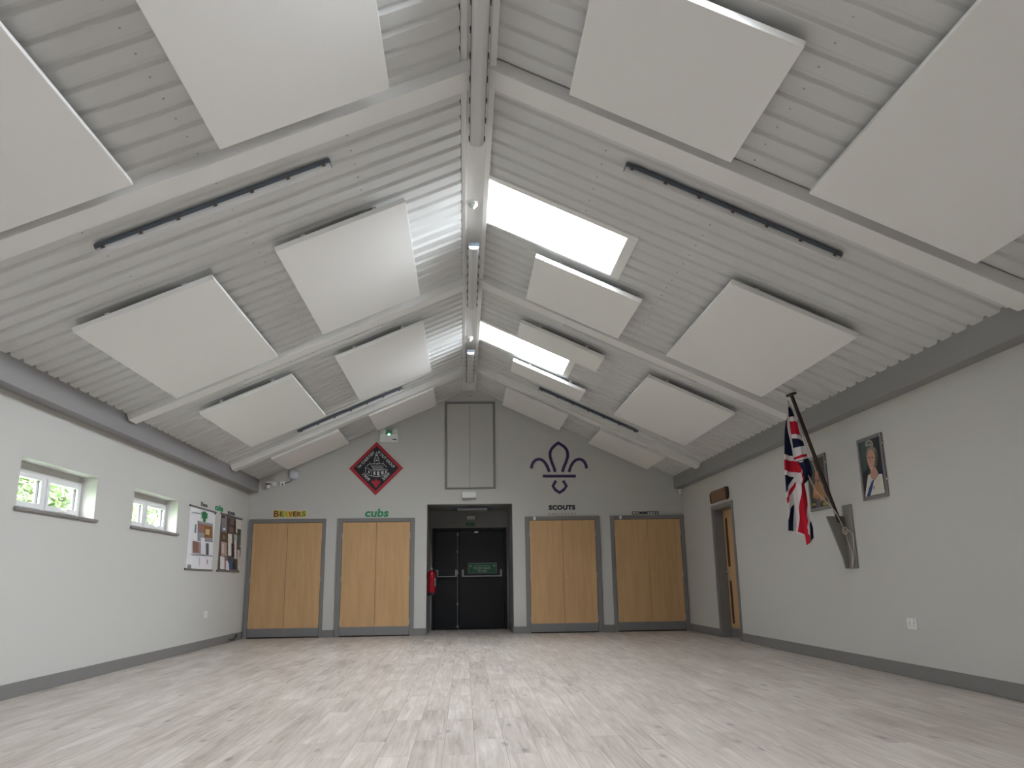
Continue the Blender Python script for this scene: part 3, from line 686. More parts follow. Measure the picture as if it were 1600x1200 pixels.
# ------------------------------------------------------------------ acoustic panels
PANELS = [
 ('L', 2.41, 3.61, 2.50, 4.885, 'biggest white acoustic panel at the photo top, left of the ridge'),
 ('L', 0.605, 1.812, 2.52, 4.925, 'white acoustic panel low on the left roof slope, cut by the photo left edge'),
 ('L', 2.395, 3.60, 6.56, 8.96, 'long white acoustic panel high on the left slope, between the nearest and middle rafters'),
 ('L', 0.61, 1.825, 6.62, 9.10, 'white acoustic panel low on the left slope, between the nearest and middle rafters'),
 ('L', 2.385, 3.595, 9.99, 12.44, 'white acoustic panel high on the left slope, between the middle and farthest rafters'),
 ('L', 0.595, 1.81, 10.0, 12.48, 'white acoustic panel low on the left slope, between the middle and farthest rafters'),
 ('L', 2.39, 3.59, 13.65, 15.02, 'small white acoustic panel near the back wall, above the emergency light'),
 ('L', 0.60, 1.82, 13.79, 15.09, 'small white acoustic panel near the back wall, above the round white light'),
 ('R', 2.372, 3.60, 3.735, 4.98, 'square white panel at the photo top, right of the ridge, its upper edge brightly lit'),
 ('R', 0.572, 1.798, 2.50, 4.96, 'large white acoustic panel low on the right slope, cut by the photo right edge'),
 ('R', 2.38, 3.59, 7.89, 9.18, 'square white acoustic panel right below the nearer skylight'),
 ('R', 0.57, 1.79, 6.67, 9.06, 'large white acoustic panel low on the right slope, above the flag'),
 ('R', 2.395, 3.60, 10.10, 10.76, 'thin white acoustic panel overlapping the farther skylight'),
 ('R', 2.37, 3.585, 11.98, 12.62, 'thin white acoustic panel just beyond the farther skylight, its near edge brightly lit'),
 ('R', 0.555, 1.78, 10.07, 12.53, 'white acoustic panel low on the right slope, between the middle and farthest rafters'),
 ('R', 2.395, 3.60, 13.87, 15.24, 'small white acoustic panel near the back wall, right of the ridge'),
 ('R', 0.55, 1.785, 13.85, 15.27, 'small white acoustic panel near the back wall, above the Scouts and Committee cupboards'),
]
for side, t0, t1, y0, y1, lab in PANELS:
    S = SL[side]; base = S.p((t0+t1)/2, (y0+y1)/2, 0.0)
    o_ = thing('acoustic_panel', lab, 'acoustic panel', base, group='white acoustic panels under the sloping ceiling')
    mb = MB(); S.box(mb, t0, t1, y0, y1, 0.072, 0.12, M_panel); mb.obj('panel_board', o_, bevel=0.004)
    for k in (0.22, 0.78):
        tc_ = t0+(t1-t0)*k; r = MB(); S.box(r, tc_-0.02, tc_+0.02, y0+0.12, y1-0.12, 0.0, 0.072, M_raft); r.obj('mounting_rail', o_)

# ------------------------------------------------------------------ batten lights
def batten(label, f, length, group, w=0.10, cover=M_diffw, nclip=7):
    """f(a,b,c): a along, b across, c downwards from mounting face"""
    t = thing('batten_light', label, 'strip light', f(length/2, 0, 0), group=group)
    def bx(mb, a0, a1, b0, b1, c0, c1, m):
        mb.hexa([f(a0,b0,c1), f(a1,b0,c1), f(a1,b1,c1), f(a0,b1,c1), f(a0,b0,c0), f(a1,b0,c0), f(a1,b1,c0), f(a0,b1,c0)], m)
    mb = MB(); bx(mb, 0, length, -w/2, w/2, 0.012, 0.05, M_base); mb.obj('base_tray', t, bevel=0.006)
    mb = MB(); prof = [(-w*0.46, 0.05), (-w*0.46, 0.068), (-w*0.36, 0.086), (-w*0.18, 0.095), (w*0.18, 0.095), (w*0.36, 0.086), (w*0.46, 0.068), (w*0.46, 0.05)]
    n = len(prof); vs = [f(0.01, b, c) for b, c in prof]+[f(length-0.01, b, c) for b, c in prof]
    mb.add(vs, [tuple(range(n)), tuple(range(n, 2*n))]+[(i, (i+1) % n, n+(i+1) % n, n+i) for i in range(n)], cover); mb.obj('cover', t)
    for k in range(nclip):
        a = 0.06+(length-0.12)*k/(nclip-1)
        for s_ in (-1, 1):
            c = MB(); bx(c, a-0.014, a+0.014, s_*w*0.5, s_*(w*0.5+0.007), 0.03, 0.068, M_clip); c.obj('clip', t)
    for a in (0.3, length-0.34):
        m_ = MB(); bx(m_, a, a+0.04, -0.02, 0.02, -0.006, 0.012, M_metal); m_.obj('mounting_bracket', t)
def slope_f(side, t0, yc):
    S = SL[side]; return lambda a, b, c: S.p(t0+a, yc+b, c+0.006)
G1 = 'strip lights across the ceiling slopes'
batten('long strip light on the left slope just past the nearest rafter', slope_f('L', 1.265, 5.66), 1.82, G1)
batten('long strip light on the right slope just past the nearest rafter', slope_f('R', 1.235, 5.70), 1.82, G1)
batten('strip light on the left slope tucked behind the middle rafter', slope_f('L', 1.265, 9.60), 1.82, G1)
batten('strip light on the right slope, its cover just showing below the middle rafter', slope_f('R', 1.235, 9.65), 1.82, G1)
batten('far strip light on the left slope, in front of the farthest rafter', slope_f('L', 1.265, 13.06), 1.82, G1)
batten('far strip light on the right slope, in front of the farthest rafter', slope_f('R', 1.235, 13.24), 1.82, G1)
G2 = 'strip lights along the ridge'
def ridge_f(y0): return lambda a, b, c: Vector((CX+b, y0+a, 4.478-c*0.95))
batten('nearest strip light along the ridge, running off the photo top', ridge_f(3.96), 1.98, G2, 0.12, M_diff, 8)
batten('middle strip light along the ridge, across the middle rafter', ridge_f(8.02), 1.98, G2, 0.12, M_diff, 8)
batten('farthest strip light along the ridge, near the back wall', ridge_f(12.12), 1.98, G2, 0.12, M_diff, 8)

# ------------------------------------------------------------------ wall lettering on the back wall
def word(name, label, s, x0, x1, z0, z1, m, bold=0.0, spacing=1.0, slant=0.0, depth=0.006):
    mb = MB(); add_text(mb, s, (x0, D, z0), (1,0,0), (0,0,1), x1-x0-slant*(z1-z0), z1-z0, m, depth, bold, spacing, slant)
    return tag(mb.obj(name), label, 'wall lettering')
word('wall_lettering', 'green lower-case cubs lettering above the cupboard left of the lobby', 'cubs', -1.929, -1.468, 2.150, 2.305, M_green, 0.03, 1.0, 0.12)
word('wall_lettering', 'bold dark SCOUTS lettering above the cupboard right of the lobby', 'SCOUTS', 1.553, 2.065, 2.245, 2.340, M_txtdark, 0.065, 1.12)
word('wall_lettering', 'thin grey EXPLORERS lettering below the bold SCOUTS', 'EXPLORERS', 1.55, 2.07, 2.142, 2.192, M_txtgrey, -0.004, 1.25)
word('wall_lettering', 'black COMMITTEE lettering above the cupboard in the right corner', 'COMMITTEE', 3.155, 3.68, 2.142, 2.208, M_txtblack, 0.014, 1.12)
t = thing('wall_lettering', 'colourful hand-cut BEAVERS lettering on yellow above the left corner cupboard', 'wall lettering', (-3.33, D, 2.15))
cols = [(0.16, 0.035, 0.02), (0.03, 0.10, 0.03), (0.35, 0.45, 0.03), (0.48, 0.06, 0.02), (0.05, 0.05, 0.02), (0.18, 0.05, 0.02), (0.12, 0.22, 0.02)]
xx = -3.61; ws = [0.105, 0.07, 0.08, 0.08, 0.07, 0.085, 0.075]
for ch, w_, c, dz in zip('BEAVERS', ws, cols, (0.0, 0.008, 0.005, 0.0, 0.006, 0.002, 0.008)):
    h_ = 0.115 if ch == 'B' else 0.088
    zz = 2.172+dz
    bk = MB(); bk.box((xx-0.012, D-0.003, zz-0.014), (xx+w_*0.88+0.012, D, zz+h_+0.014), M_yellow); bo = bk.obj('letter', t, bevel=0.004)
    l = MB(); add_text(l, ch, (xx, D-0.003, zz), (1,0,0), (0,0,1), w_*0.88, h_, mat('beaver_%s_%d' % (ch, int(xx*1000)), c, 0.6), 0.004, 0.02); l.obj('letter_face', bo)
    xx += w_+0.005

# ------------------------------------------------------------------ scout fleur-de-lis (purple)
mb = MB(); sw = 0.055
def c4(x, y): return BW(800+x/5, 660+y/5)
def fl(pts, closed=False, n=6):
    q = [c4(*p) for p in pts]; q = smooth_path(q, n, closed); stroke(mb, q, sw, lambda a, b: (a, D-0.002, b), (0, -1, 0), 0.006, M_purple, closed)
lz = [(337, 388), (326, 350), (308, 305), (297, 262), (302, 222), (325, 190), (360, 160)]
lz2 = [(2*365.5-x if i < 6 else x, y) for i, (x, y) in enumerate(lz)][::-1]
q_ = smooth_path([c4(*p) for p in lz], 6) + smooth_path([c4(*p) for p in lz2], 6)[1:]
stroke(mb, q_, sw, lambda a, b: (a, D-0.002, b), (0, -1, 0), 0.006, M_purple)
cl = [(151, 360), (158, 328), (178, 300), (208, 288), (243, 300), (272, 338), (292, 388)]
fl(cl); fl([(583, 360), (575, 328), (556, 300), (525, 288), (491, 300), (462, 338), (445, 388)])
stroke(mb, [c4(240, 420), c4(370, 420), c4(498, 420)], sw, lambda a, b: (a, D-0.002, b), (0, -1, 0), 0.006, M_purple)
stroke(mb, [c4(*p) for p in ((343, 455), (319, 498), (338, 527), (371, 549), (404, 527), (425, 498), (399, 455))], sw, lambda a, b: (a, D-0.002, b), (0, -1, 0), 0.006, M_purple)
tag(mb.obj('fleur_emblem', fix=False), 'purple fleur-de-lis emblem on the right of the back wall', 'emblem')

# ------------------------------------------------------------------ diamond badge
bx_, bz_ = -1.735, 3.068; R_ = 0.512
t = thing('diamond_badge', 'red-bordered black diamond badge with a white building on the back wall', 'badge', (bx_, D, bz_-R_))
def dia(r, y0, y1, m):
    mb = MB(); mb.prism([(bx_-r, y0, bz_), (bx_, y0, bz_-r), (bx_+r, y0, bz_), (bx_, y0, bz_+r)], (0, y1-y0, 0), m); return mb
dia(R_, D-0.001, D-0.014, M_red).obj('border', t, bevel=0.003)
dia(R_-0.082, D-0.014, D-0.017, M_navy).obj('field', t)
k = 1/math.sqrt(2); yb = D-0.017
l = MB()
rr = R_-0.082
def alongtext(s, frac0, frac1, side, h, inset):
    # upper edges: left edge rises to the right, right edge falls
    if side == 'L': p0 = Vector((bx_-rr, yb, bz_)); u = Vector((k, 0, k)); v = Vector((-k, 0, k))
    elif side == 'R': p0 = Vector((bx_, yb, bz_+rr)); u = Vector((k, 0, -k)); v = Vector((k, 0, k))
    elif side == 'BL': p0 = Vector((bx_-rr, yb, bz_)); u = Vector((k, 0, -k)); v = Vector((k, 0, k))
    else: p0 = Vector((bx_, yb, bz_-rr)); u = Vector((k, 0, k)); v = Vector((-k, 0, k))
    L_ = rr*math.sqrt(2)
    if side in 'LR': o = p0+u*L_*frac0-v*(inset+h)
    elif side == 'BL': o = p0+u*L_*frac0+v*inset
    else: o = p0+u*L_*frac0+v*inset
    add_text(l, s, o, u, v, L_*(frac1-frac0), h, M_line, 0.002, 0.012)
alongtext('1st CHERTSEY', 0.13, 0.83, 'L', 0.055, 0.022)
alongtext('SCOUT GROUP', 0.16, 0.88, 'R', 0.055, 0.022)
alongtext('1909', 0.34, 0.62, 'BL', 0.058, 0.03)
alongtext('2009', 0.40, 0.68, 'BR', 0.058, 0.03)
l.obj('lettering', t)
# building drawing from the photo: crop origin (530,660) x10
b = MB()
def d8(x, y): return BW(530+x/10, 660+y/10, 0.017)
def ln(pts, w=0.009, closed=False): stroke(b, [d8(*p) for p in pts], w, lambda a, z: (a, yb, z), (0, -1, 0), 0.002, M_line, closed)
ln([(410, 700), (415, 790), (470, 830), (600, 850), (700, 830), (745, 770), (750, 730)])
ln([(425, 685), (470, 650), (690, 645), (745, 700)]); ln([(500, 670), (540, 735), (690, 730), (745, 735)])
for yy_ in (680, 700, 715): ln([(510+(yy_-670)*0.5, yy_), (690, yy_-4)], 0.006)
ln([(410, 700), (500, 745), (680, 750)], 0.008); ln([(500, 745), (505, 835)], 0.006); ln([(690, 740), (700, 828)], 0.006)
ln([(545, 650), (550, 560), (620, 560), (625, 650)]); ln([(550, 560), (565, 545), (570, 490), (600, 490), (605, 545), (620, 560)]); ln([(585, 490), (585, 455)], 0.007); ln([(548, 600), (622, 600)], 0.006); ln([(480, 650), (480, 620)], 0.006); ln([(688, 645), (690, 615)], 0.006)
def win(x0, y0, x1, y1):
    p = [d8(x0, y1), d8(x1, y1), d8(x1, y0), d8(x0, y0)]; b.prism([(q[0], yb, q[1]) for q in p], (0, -0.002, 0), M_line)
for w_ in ((455, 755, 475, 795), (535, 765, 565, 820), (592, 765, 628, 832), (655, 765, 685, 812), (715, 750, 730, 785), (575, 505, 592, 525), (568, 585, 605, 597), (575, 640, 610, 655)): win(*w_)
b.obj('building_drawing', t, fix=False)
f_ = MB()
dk = [0.0]
def d8p(pts):
    dk[0] += 0.0006; q = [d8(*p) for p in pts]; f_.prism([(a, yb-0.0002, z) for a, z in q], (0, -0.002-dk[0], 0), M_red)
d8p([(575, 875), (600, 910), (612, 950), (600, 1000), (575, 1025), (550, 1000), (540, 950), (552, 910)])
d8p([(545, 960), (520, 960), (500, 930), (510, 905), (535, 910), (548, 930)]); d8p([(607, 960), (630, 960), (648, 930), (640, 905), (617, 910), (605, 930)])
d8p([(530, 955), (622, 955), (622, 975), (530, 975)])
f_.obj('fleur', t)

# ------------------------------------------------------------------ photo boards on the left wall
def pmat(c): return mat('print_%02x%02x%02x' % c, c, 0.7, srgb=True, noise=0.25, nscale=22)
def poster(label, y0, y1, z0, z1, patches, paper):
    t = thing('photo_board', label, 'photo board', (XL, (y0+y1)/2, z0), group='hanging photo boards on the left wall')
    mb = MB(); mb.box((XL+0.001, y0+0.01, z0), (XL+0.004, y1-0.01, z1), paper); mb.obj('sheet', t)
    for nm, z in (('top_rail', z1), ('bottom_rail', z0)):
        r = MB(); r.box((XL, y0-0.02, z-0.012), (XL+0.016, y1+0.02, z+0.012), M_kick); r.box((XL, y0-0.035, z-0.013), (XL+0.018, y0-0.02, z+0.013), M_black); r.obj(nm, t, bevel=0.003)
    for i, (ox, oy, s, pts, c) in enumerate(patches):
        q = [LW(ox+x/s, oy+y/s) for x, y in pts]
        q = [(min(max(a, y0+0.012), y1-0.012), min(max(z, z0+0.014), z1-0.014)) for a, z in q]
        off = XL+0.004+0.0007*i
        p = MB(); p.prism([(off, a, z) for a, z in q], (0.0007, 0, 0), pmat(c)); p.obj('photo_print', t)
def R4(x0, y0, x1, y1, sl=0.22): return [(x0, y0), (x1, y0+(x1-x0)*sl), (x1, y1+(x1-x0)*sl*0.4), (x0, y1)]
A = (270, 760, 7.5)
poster('photo board with mostly white papers and a green emblem on the left wall', 12.15, 13.40, 1.178, 2.09, [
 (*A, R4(325, 265, 410, 400), (205, 214, 210)), (*A, [(332, 300), (405, 315), (400, 380), (335, 375)], (40, 130, 80)), (*A, [(352, 290), (385, 300), (380, 420), (350, 415)], (36, 110, 70)),
 (*A, R4(285, 400, 465, 640), (150, 148, 152)), (*A, R4(292, 430, 370, 540), (150, 105, 95)), (*A, R4(365, 450, 455, 600), (140, 100, 55)), (*A, [(380, 500), (430, 505), (420, 570), (372, 560)], (200, 170, 130)),
 (*A, [(255, 440), (272, 450), (268, 550), (246, 540)], (110, 140, 145)), (*A, R4(225, 635, 320, 780), (150, 130, 132)), (*A, R4(232, 645, 290, 770), (135, 95, 85)),
 (*A, R4(318, 600, 365, 790, 0.1), (222, 220, 226)), (*A, R4(382, 665, 412, 800, 0.1), (88, 92, 100)), (*A, R4(480, 300, 505, 330, 0.2), (120, 120, 125)), (*A, R4(165, 915, 205, 960, 0.1), (140, 134, 140)),
 (*A, [(390, 850), (402, 870), (400, 910), (390, 900)], (190, 150, 170)), (*A, R4(190, 790, 470, 798, 0.1), (190, 188, 196)), (*A, R4(300, 830, 306, 930, 0), (200, 198, 208)), (*A, R4(215, 300, 320, 306, 0.2), (196, 190, 198)), (*A, R4(440, 420, 500, 426, 0.2), (205, 196, 204))], M_paper)
B = (300, 780, 10)
poster('photo board crowded with dark photos, nearest the left corner cupboard', 13.70, 14.99, 1.175, 2.10, [
 (*B, R4(455, 240, 540, 380), (140, 130, 132)), (*B, R4(460, 250, 510, 290), (70, 62, 60)), (*B, R4(540, 290, 680, 530), (88, 66, 64)), (*B, R4(600, 300, 660, 400), (110, 96, 88)), (*B, R4(575, 430, 640, 520), (120, 92, 90)), (*B, R4(650, 330, 675, 480), (62, 48, 52)),
 (*B, R4(680, 310, 770, 520), (214, 210, 206)), (*B, R4(700, 460, 760, 720), (92, 94, 86)), (*B, R4(715, 470, 740, 560), (60, 66, 52)), (*B, R4(450, 375, 535, 500), (125, 130, 134)), (*B, [(475, 450), (510, 455), (508, 485), (474, 480)], (215, 225, 228)),
 (*B, R4(450, 510, 550, 680), (92, 76, 56)), (*B, R4(465, 560, 505, 620), (128, 108, 84)), (*B, R4(440, 660, 530, 890), (178, 150, 140)), (*B, R4(450, 690, 490, 840), (206, 184, 176)), (*B, R4(550, 540, 610, 880, 0.1), (220, 214, 204)), (*B, R4(640, 550, 690, 640), (168, 178, 182)), (*B, R4(600, 690, 640, 900), (52, 44, 50)),
 (*B, R4(645, 640, 680, 930, 0.1), (220, 204, 206)), (*B, R4(685, 740, 760, 960), (96, 84, 80)), (*B, R4(690, 790, 730, 1100, 0.1), (196, 194, 184)), (*B, R4(420, 890, 490, 1090), (222, 220, 220)), (*B, R4(490, 880, 540, 1100), (130, 110, 112)), (*B, R4(510, 960, 560, 1105), (214, 206, 214)), (*B, R4(545, 890, 630, 1000), (78, 82, 96)), (*B, R4(560, 985, 620, 1085), (58, 92, 128)), (*B, R4(635, 940, 690, 1090), (72, 62, 58)), (*B, R4(710, 900, 745, 1110), (204, 200, 196))], mat('print_dark', (0.16, 0.13, 0.125), 0.7, noise=0.4, nscale=18))
def lword(label, s, y0, y1, z0, z1, m, bold=0.02):
    mb = MB(); add_text(mb, s, (XL, y0, z0), (0,1,0), (0,0,1), y1-y0, z1-z0, m, 0.005, bold); tag(mb.obj('wall_lettering'), label, 'wall lettering')
lword('small dark heading above the left photo board', 'Docs', 12.64, 12.95, 2.125, 2.19, M_txtblack)
lword('small green cubs lettering between the two photo boards', 'cubs', 13.35, 13.79, 2.125, 2.225, M_green, 0.05)
lword('small grey heading above the right photo board', 'scouts', 14.08, 14.52, 2.12, 2.185, mat('vinyl_midgrey', (0.10, 0.10, 0.11), 0.6))

# ------------------------------------------------------------------ framed portraits
def framed(label, y0, y1, z0, z1, fw, shapes, bg):
    t = thing('framed_portrait', label, 'framed picture', (XR, (y0+y1)/2, z0), group='framed portraits on the right wall')
    mb = MB(); d = 0.022
    for a, b in (((XR-d, y0, z0), (XR, y0+fw, z1)), ((XR-d, y1-fw, z0), (XR, y1, z1)), ((XR-d, y0+fw, z0), (XR, y1-fw, z0+fw)), ((XR-d, y0+fw, z1-fw), (XR, y1-fw, z1))): mb.box(a, b, M_framegrey)
    mb.obj('frame', t, bevel=0.004)
    for zz in (z0+0.17, z1-0.11):
        h = MB(); h.lathe([(0.010, 0), (0.012, 0.012), (0.006, 0.02)], M_metal, (XR-0.01, y0, zz), (0, -1, 0), 10); h.obj('wall_fixing', t, smooth=True)
    p = MB(); p.box((XR-0.012, y0+fw, z0+fw), (XR-0.004, y1-fw, z1-fw), bg)
    for i, (pts, m) in enumerate(shapes):
        q = [(min(max(a, y0+fw+0.001), y1-fw-0.001), min(max(z, z0+fw+0.001), z1-fw-0.001)) for a, z in pts]
        p.prism([(XR-0.012-0.0004*i, a, z) for a, z in q], (-0.0004, 0, 0), m)
    p.obj('photograph', t)
def sm(pts, f): return [(v.x, v.y) for v in smooth_path([f(*p) for p in pts], 4, True)]
def pc(x, y): return RW(1330+x/8.571, 660+y/8.571, 0.012)
def pp(c, rough=0.35): return mat('portrait_%02x%02x%02x' % c, c, rough, srgb=True)
framed('framed photo of a person in white with blue sash and tiara', 7.79, 8.305, 1.706, 2.348, 0.036, [
 ([pc(110, 280), pc(230, 240), pc(240, 560), pc(160, 690)], pp((64, 82, 80))),
 ([pc(160, 690), pc(220, 650), pc(215, 1000), pc(190, 990)], pp((24, 28, 38))),
 ([pc(330, 230), pc(375, 200), pc(430, 650), pc(370, 640)], pp((34, 46, 50))),
 ([pc(390, 580), pc(425, 570), pc(432, 690), pc(370, 700)], pp((28, 38, 70))),
 (sm([(198, 430), (215, 350), (270, 318), (330, 345), (352, 420), (350, 520), (335, 590), (300, 600), (240, 580), (212, 520)], pc), pp((122, 110, 98))),
 (sm([(215, 380), (240, 340), (290, 330), (325, 365), (300, 385), (250, 372)], pc), pp((146, 136, 124))), (sm([(325, 400), (345, 430), (345, 520), (328, 560), (318, 480)], pc), pp((100, 90, 80))),
 (sm([(190, 300), (200, 258), (235, 236), (280, 250), (296, 290), (290, 322), (240, 312), (205, 326)], pc), pp((158, 158, 154))),
 (sm([(225, 272), (238, 255), (252, 275), (238, 292)], pc), pp((38, 40, 44))), (sm([(203, 290), (212, 276), (219, 290), (211, 304)], pc), pp((90, 92, 94))), (sm([(262, 285), (270, 268), (280, 284), (271, 300)], pc), pp((90, 92, 94))),
 ([pc(265, 600), pc(330, 600), pc(360, 660), pc(380, 730), pc(300, 780), pc(265, 700)], pp((186, 144, 126))),
 (sm([(222, 420), (245, 375), (285, 370), (318, 420), (325, 500), (310, 580), (280, 625), (245, 590), (225, 510)], pc), pp((196, 152, 130))),
 (sm([(232, 470), (248, 465), (262, 472), (247, 478)], pc), pp((70, 54, 50))), (sm([(278, 470), (293, 463), (308, 470), (293, 477)], pc), pp((70, 54, 50))),
 (sm([(262, 480), (272, 515), (262, 525), (256, 515)], pc), pp((176, 128, 108))),
 (sm([(246, 556), (270, 550), (297, 555), (272, 582)], pc), pp((176, 98, 92))), (sm([(254, 559), (271, 556), (289, 559), (271, 570)], pc), pp((226, 216, 208))), (sm([(232, 500), (250, 505), (246, 540), (234, 530)], pc), pp((206, 150, 130))),
 (sm([(252, 597), (275, 610), (300, 600), (296, 625), (270, 632)], pc), pp((206, 176, 160))),
 ([pc(235, 710), pc(265, 690), pc(285, 750), pc(330, 770), pc(385, 690), pc(425, 690), pc(470, 990), pc(200, 1010), pc(212, 880)], pp((208, 204, 192))),
 ([pc(285, 790), pc(318, 755), pc(300, 860), pc(270, 1000), pc(222, 1010), pc(250, 880)], pp((44, 72, 124))),
 (sm([(312, 855), (322, 860), (324, 890), (314, 895)], pc), pp((80, 76, 70)))], pp((44, 54, 58)))
def p2(x, y): return RW(1255+x/10.44, 695+y/10.44, 0.012)
framed('dim framed picture of a person in orange robes, half hidden behind the flagpole', 9.10, 9.63, 1.70, 2.345, 0.036, [
 ([p2(100, 260), p2(180, 230), p2(200, 560), p2(130, 600)], pp((48, 62, 56))),
 (sm([(195, 440), (215, 425), (240, 450), (240, 560), (210, 600), (190, 540)], p2), pp((176, 104, 82))),
 ([p2(200, 600), p2(270, 600), p2(320, 640), p2(370, 880), p2(300, 930), p2(160, 860), p2(165, 720)], pp((158, 116, 76))),
 (sm([(165, 760), (210, 740), (260, 800), (200, 830)], p2), pp((190, 130, 88))), (sm([(270, 820), (330, 800), (350, 880), (290, 890)], p2), pp((176, 124, 90))),
 ([p2(225, 880), p2(275, 870), p2(290, 1020), p2(225, 1030)], pp((100, 88, 98))),
 ([p2(150, 960), p2(205, 950), p2(220, 990), p2(150, 1000)], pp((156, 146, 70))), ([p2(330, 930), p2(390, 930), p2(400, 980), p2(330, 990)], pp((150, 140, 66)))], pp((56, 56, 56)))

# ------------------------------------------------------------------ flag pole, bracket, flag, rope
YP = 8.745
def FP(px, py, off=0.0): return meas(px, py, 1, YP-off)
t = thing('flag_bracket', 'grey wooden wall bracket holding the flagpole on the right wall', 'bracket', (XR, 8.72, 1.02))
mb = MB(); mb.box((XR-0.024, 8.60, 1.018), (XR, 8.80, 1.70), M_bracket); mb.obj('backplate', t, bevel=0.004)
arm = [(XR-0.024, 1.585), (3.935, 1.585), (3.985, 1.42), (4.075, 1.13), (4.09, 1.02), (XR-0.024, 1.02)]
mb = MB(); mb.prism([(x, YP+0.02, z) for x, z in arm], (0, 0.03, 0), M_bracket); mb.obj('arm', t, bevel=0.003)
p_base = FP(1312, 816); p_top = FP(1236.5, 617)
ax = (p_top-p_base).normalized(); Lp = (p_top-p_base).length
t = thing('flagpole', 'dark varnished flagpole with flat cap leaning out from the right wall', 'flagpole', tuple(p_base))
mb = MB(); mb.lathe([(0.020, 0), (0.021, 0.02), (0.021, Lp)], M_pole, p_base, ax, 20); mb.obj('pole', t, smooth=True)
mb = MB(); mb.lathe([(0.035, -0.012), (0.060, -0.008), (0.063, 0.008), (0.058, 0.016), (0.03, 0.02)], M_black, p_top, ax, 28); mb.obj('cap', t, smooth=True)

# flag: cloth hanging in folds; colour patches follow the flag design
def crop1(pts): return [(1210+x/10, 600+y/10) for x, y in pts]
def crop2(pts): return [(1210+x/8, 710+y/8) for x, y in pts]
NAVY, RED, WHT = M_fnavy, M_fred, M_fwhite
POLY = [
 (crop1([(205, 340), (260, 420), (290, 520), (210, 520)]), NAVY), (crop1([(220, 590), (345, 600), (385, 810), (245, 790)]), RED),
 (crop1([(255, 855), (370, 880), (425, 905), (450, 975), (275, 1010)]), NAVY), (crop1([(155, 540), (165, 600), (200, 780), (250, 1000), (268, 1135), (100, 1110), (100, 820)]), NAVY),
 (crop2([(220, 50), (290, 20), (400, -5), (400, 30), (330, 45), (230, 75)]), RED),
 (crop2([(85, 75), (270, 95), (300, 200), (300, 240), (85, 210)]), RED), (crop2([(85, 265), (225, 290), (105, 490), (85, 490)]), NAVY),
 (crop2([(240, 340), (240, 410), (125, 620), (105, 620), (108, 560)]), RED), (crop2([(225, 625), (220, 970), (120, 970), (125, 850), (150, 740)]), NAVY),
 (crop2([(300, 235), (350, 370), (385, 500), (395, 640), (375, 800), (355, 900), (365, 1000), (395, 1040), (392, 1115), (345, 1145), (330, 1012), (258, 975), (275, 800), (270, 680), (290, 520), (298, 300)]), RED),
 (crop2([(435, 810), (475, 930), (480, 1050), (425, 1115), (400, 1010)]), NAVY),
 (crop2([(262, 92), (330, 75), (405, 52), (445, 250), (425, 300), (350, 375), (315, 340), (300, 200)]), NAVY), (crop2([(270, 100), (310, 92), (312, 108), (285, 112)]), WHT)]
EL = [(1227, 623), (1227.5, 645), (1225.5, 656), (1223, 670), (1222, 682), (1221.3, 711), (1220.8, 726), (1221.5, 741), (1223, 772.5), (1225, 790), (1226.3, 816), (1226.3, 853)]
ER = [(1229, 623), (1230.5, 634), (1235.5, 642), (1239, 652), (1243, 659), (1247.5, 681), (1252, 690), (1254, 697), (1257, 708), (1258.8, 714), (1260.6, 720), (1264.4, 741), (1263, 746), (1258, 752), (1254.0, 757), (1257, 771), (1259.4, 784), (1260, 797), (1263, 811), (1267.5, 825), (1268.5, 841), (1268, 853)]
BT = [(1220, 830.6), (1237.5, 830), (1240.6, 832.5), (1251, 837.5), (1253, 852.5), (1258.8, 848.8), (1262, 847.5), (1263.8, 847.5), (1268.5, 841), (1270, 840)]
def itp(tab, v, kx, ky):
    if v <= tab[0][kx]: return tab[0][ky]
    for a, b in zip(tab, tab[1:]):
        if a[kx] <= v <= b[kx]: return a[ky]+(b[ky]-a[ky])*(v-a[kx])/max(1e-9, b[kx]-a[kx])
    return tab[-1][ky]
def inside(p, poly):
    x, y = p; r = False; j = len(poly)-1
    for i in range(len(poly)):
        xi, yi = poly[i]; xj, yj = poly[j]
        if (yi > y) != (yj > y) and x < (xj-xi)*(y-yi)/(yj-yi)+xi: r = not r
        j = i
    return r
NR, NC = 461, 100
def fold(s, y):
    f = (y-623)/230
    a = 0.012+0.03*f
    d = a*math.sin(2*PI*(1.35*s+0.15+0.25*f)) + 0.4*a*math.sin(2*PI*(3.1*s-0.3*f)+1.0)
    if 715 < y < 758 and s > 0.55: d += 0.035*min(1, (s-0.55)/0.12)*min(1, (758-y)/10)*min(1, (y-715)/14)
    return d+0.06*f
mb = MB(); vs = []; fs = []; mi = []
for i in range(NR):
    y = 623+i*0.5; x0, x1 = itp(EL, y, 1, 0), itp(ER, y, 1, 0)
    for j in range(NC):
        s = j/(NC-1); x = x0+(x1-x0)*s
        yy = min(y, itp(BT, x, 0, 1))
        q = FP(x, yy, 0.0); vs.append(Vector((q.x, q.y-0.03-fold(s, yy), q.z)))
mats_ = [WHT, NAVY, RED]
for i in range(NR-1):
    y = 623.25+i*0.5; x0, x1 = itp(EL, y, 1, 0), itp(ER, y, 1, 0)
    for j in range(NC-1):
        s = (j+0.5)/(NC-1); x = x0+(x1-x0)*s
        if y > itp(BT, x, 0, 1)+0.2: continue
        m = WHT
        for poly, pm in POLY:
            if inside((x, y), poly): m = pm
        fs.append((i*NC+j, (i+1)*NC+j, (i+1)*NC+j+1, i*NC+j+1)); mi.append(mats_.index(m))
me = bpy.data.meshes.new('union_flag'); me.from_pydata(vs, [], fs)
for m in mats_: me.materials.append(m)
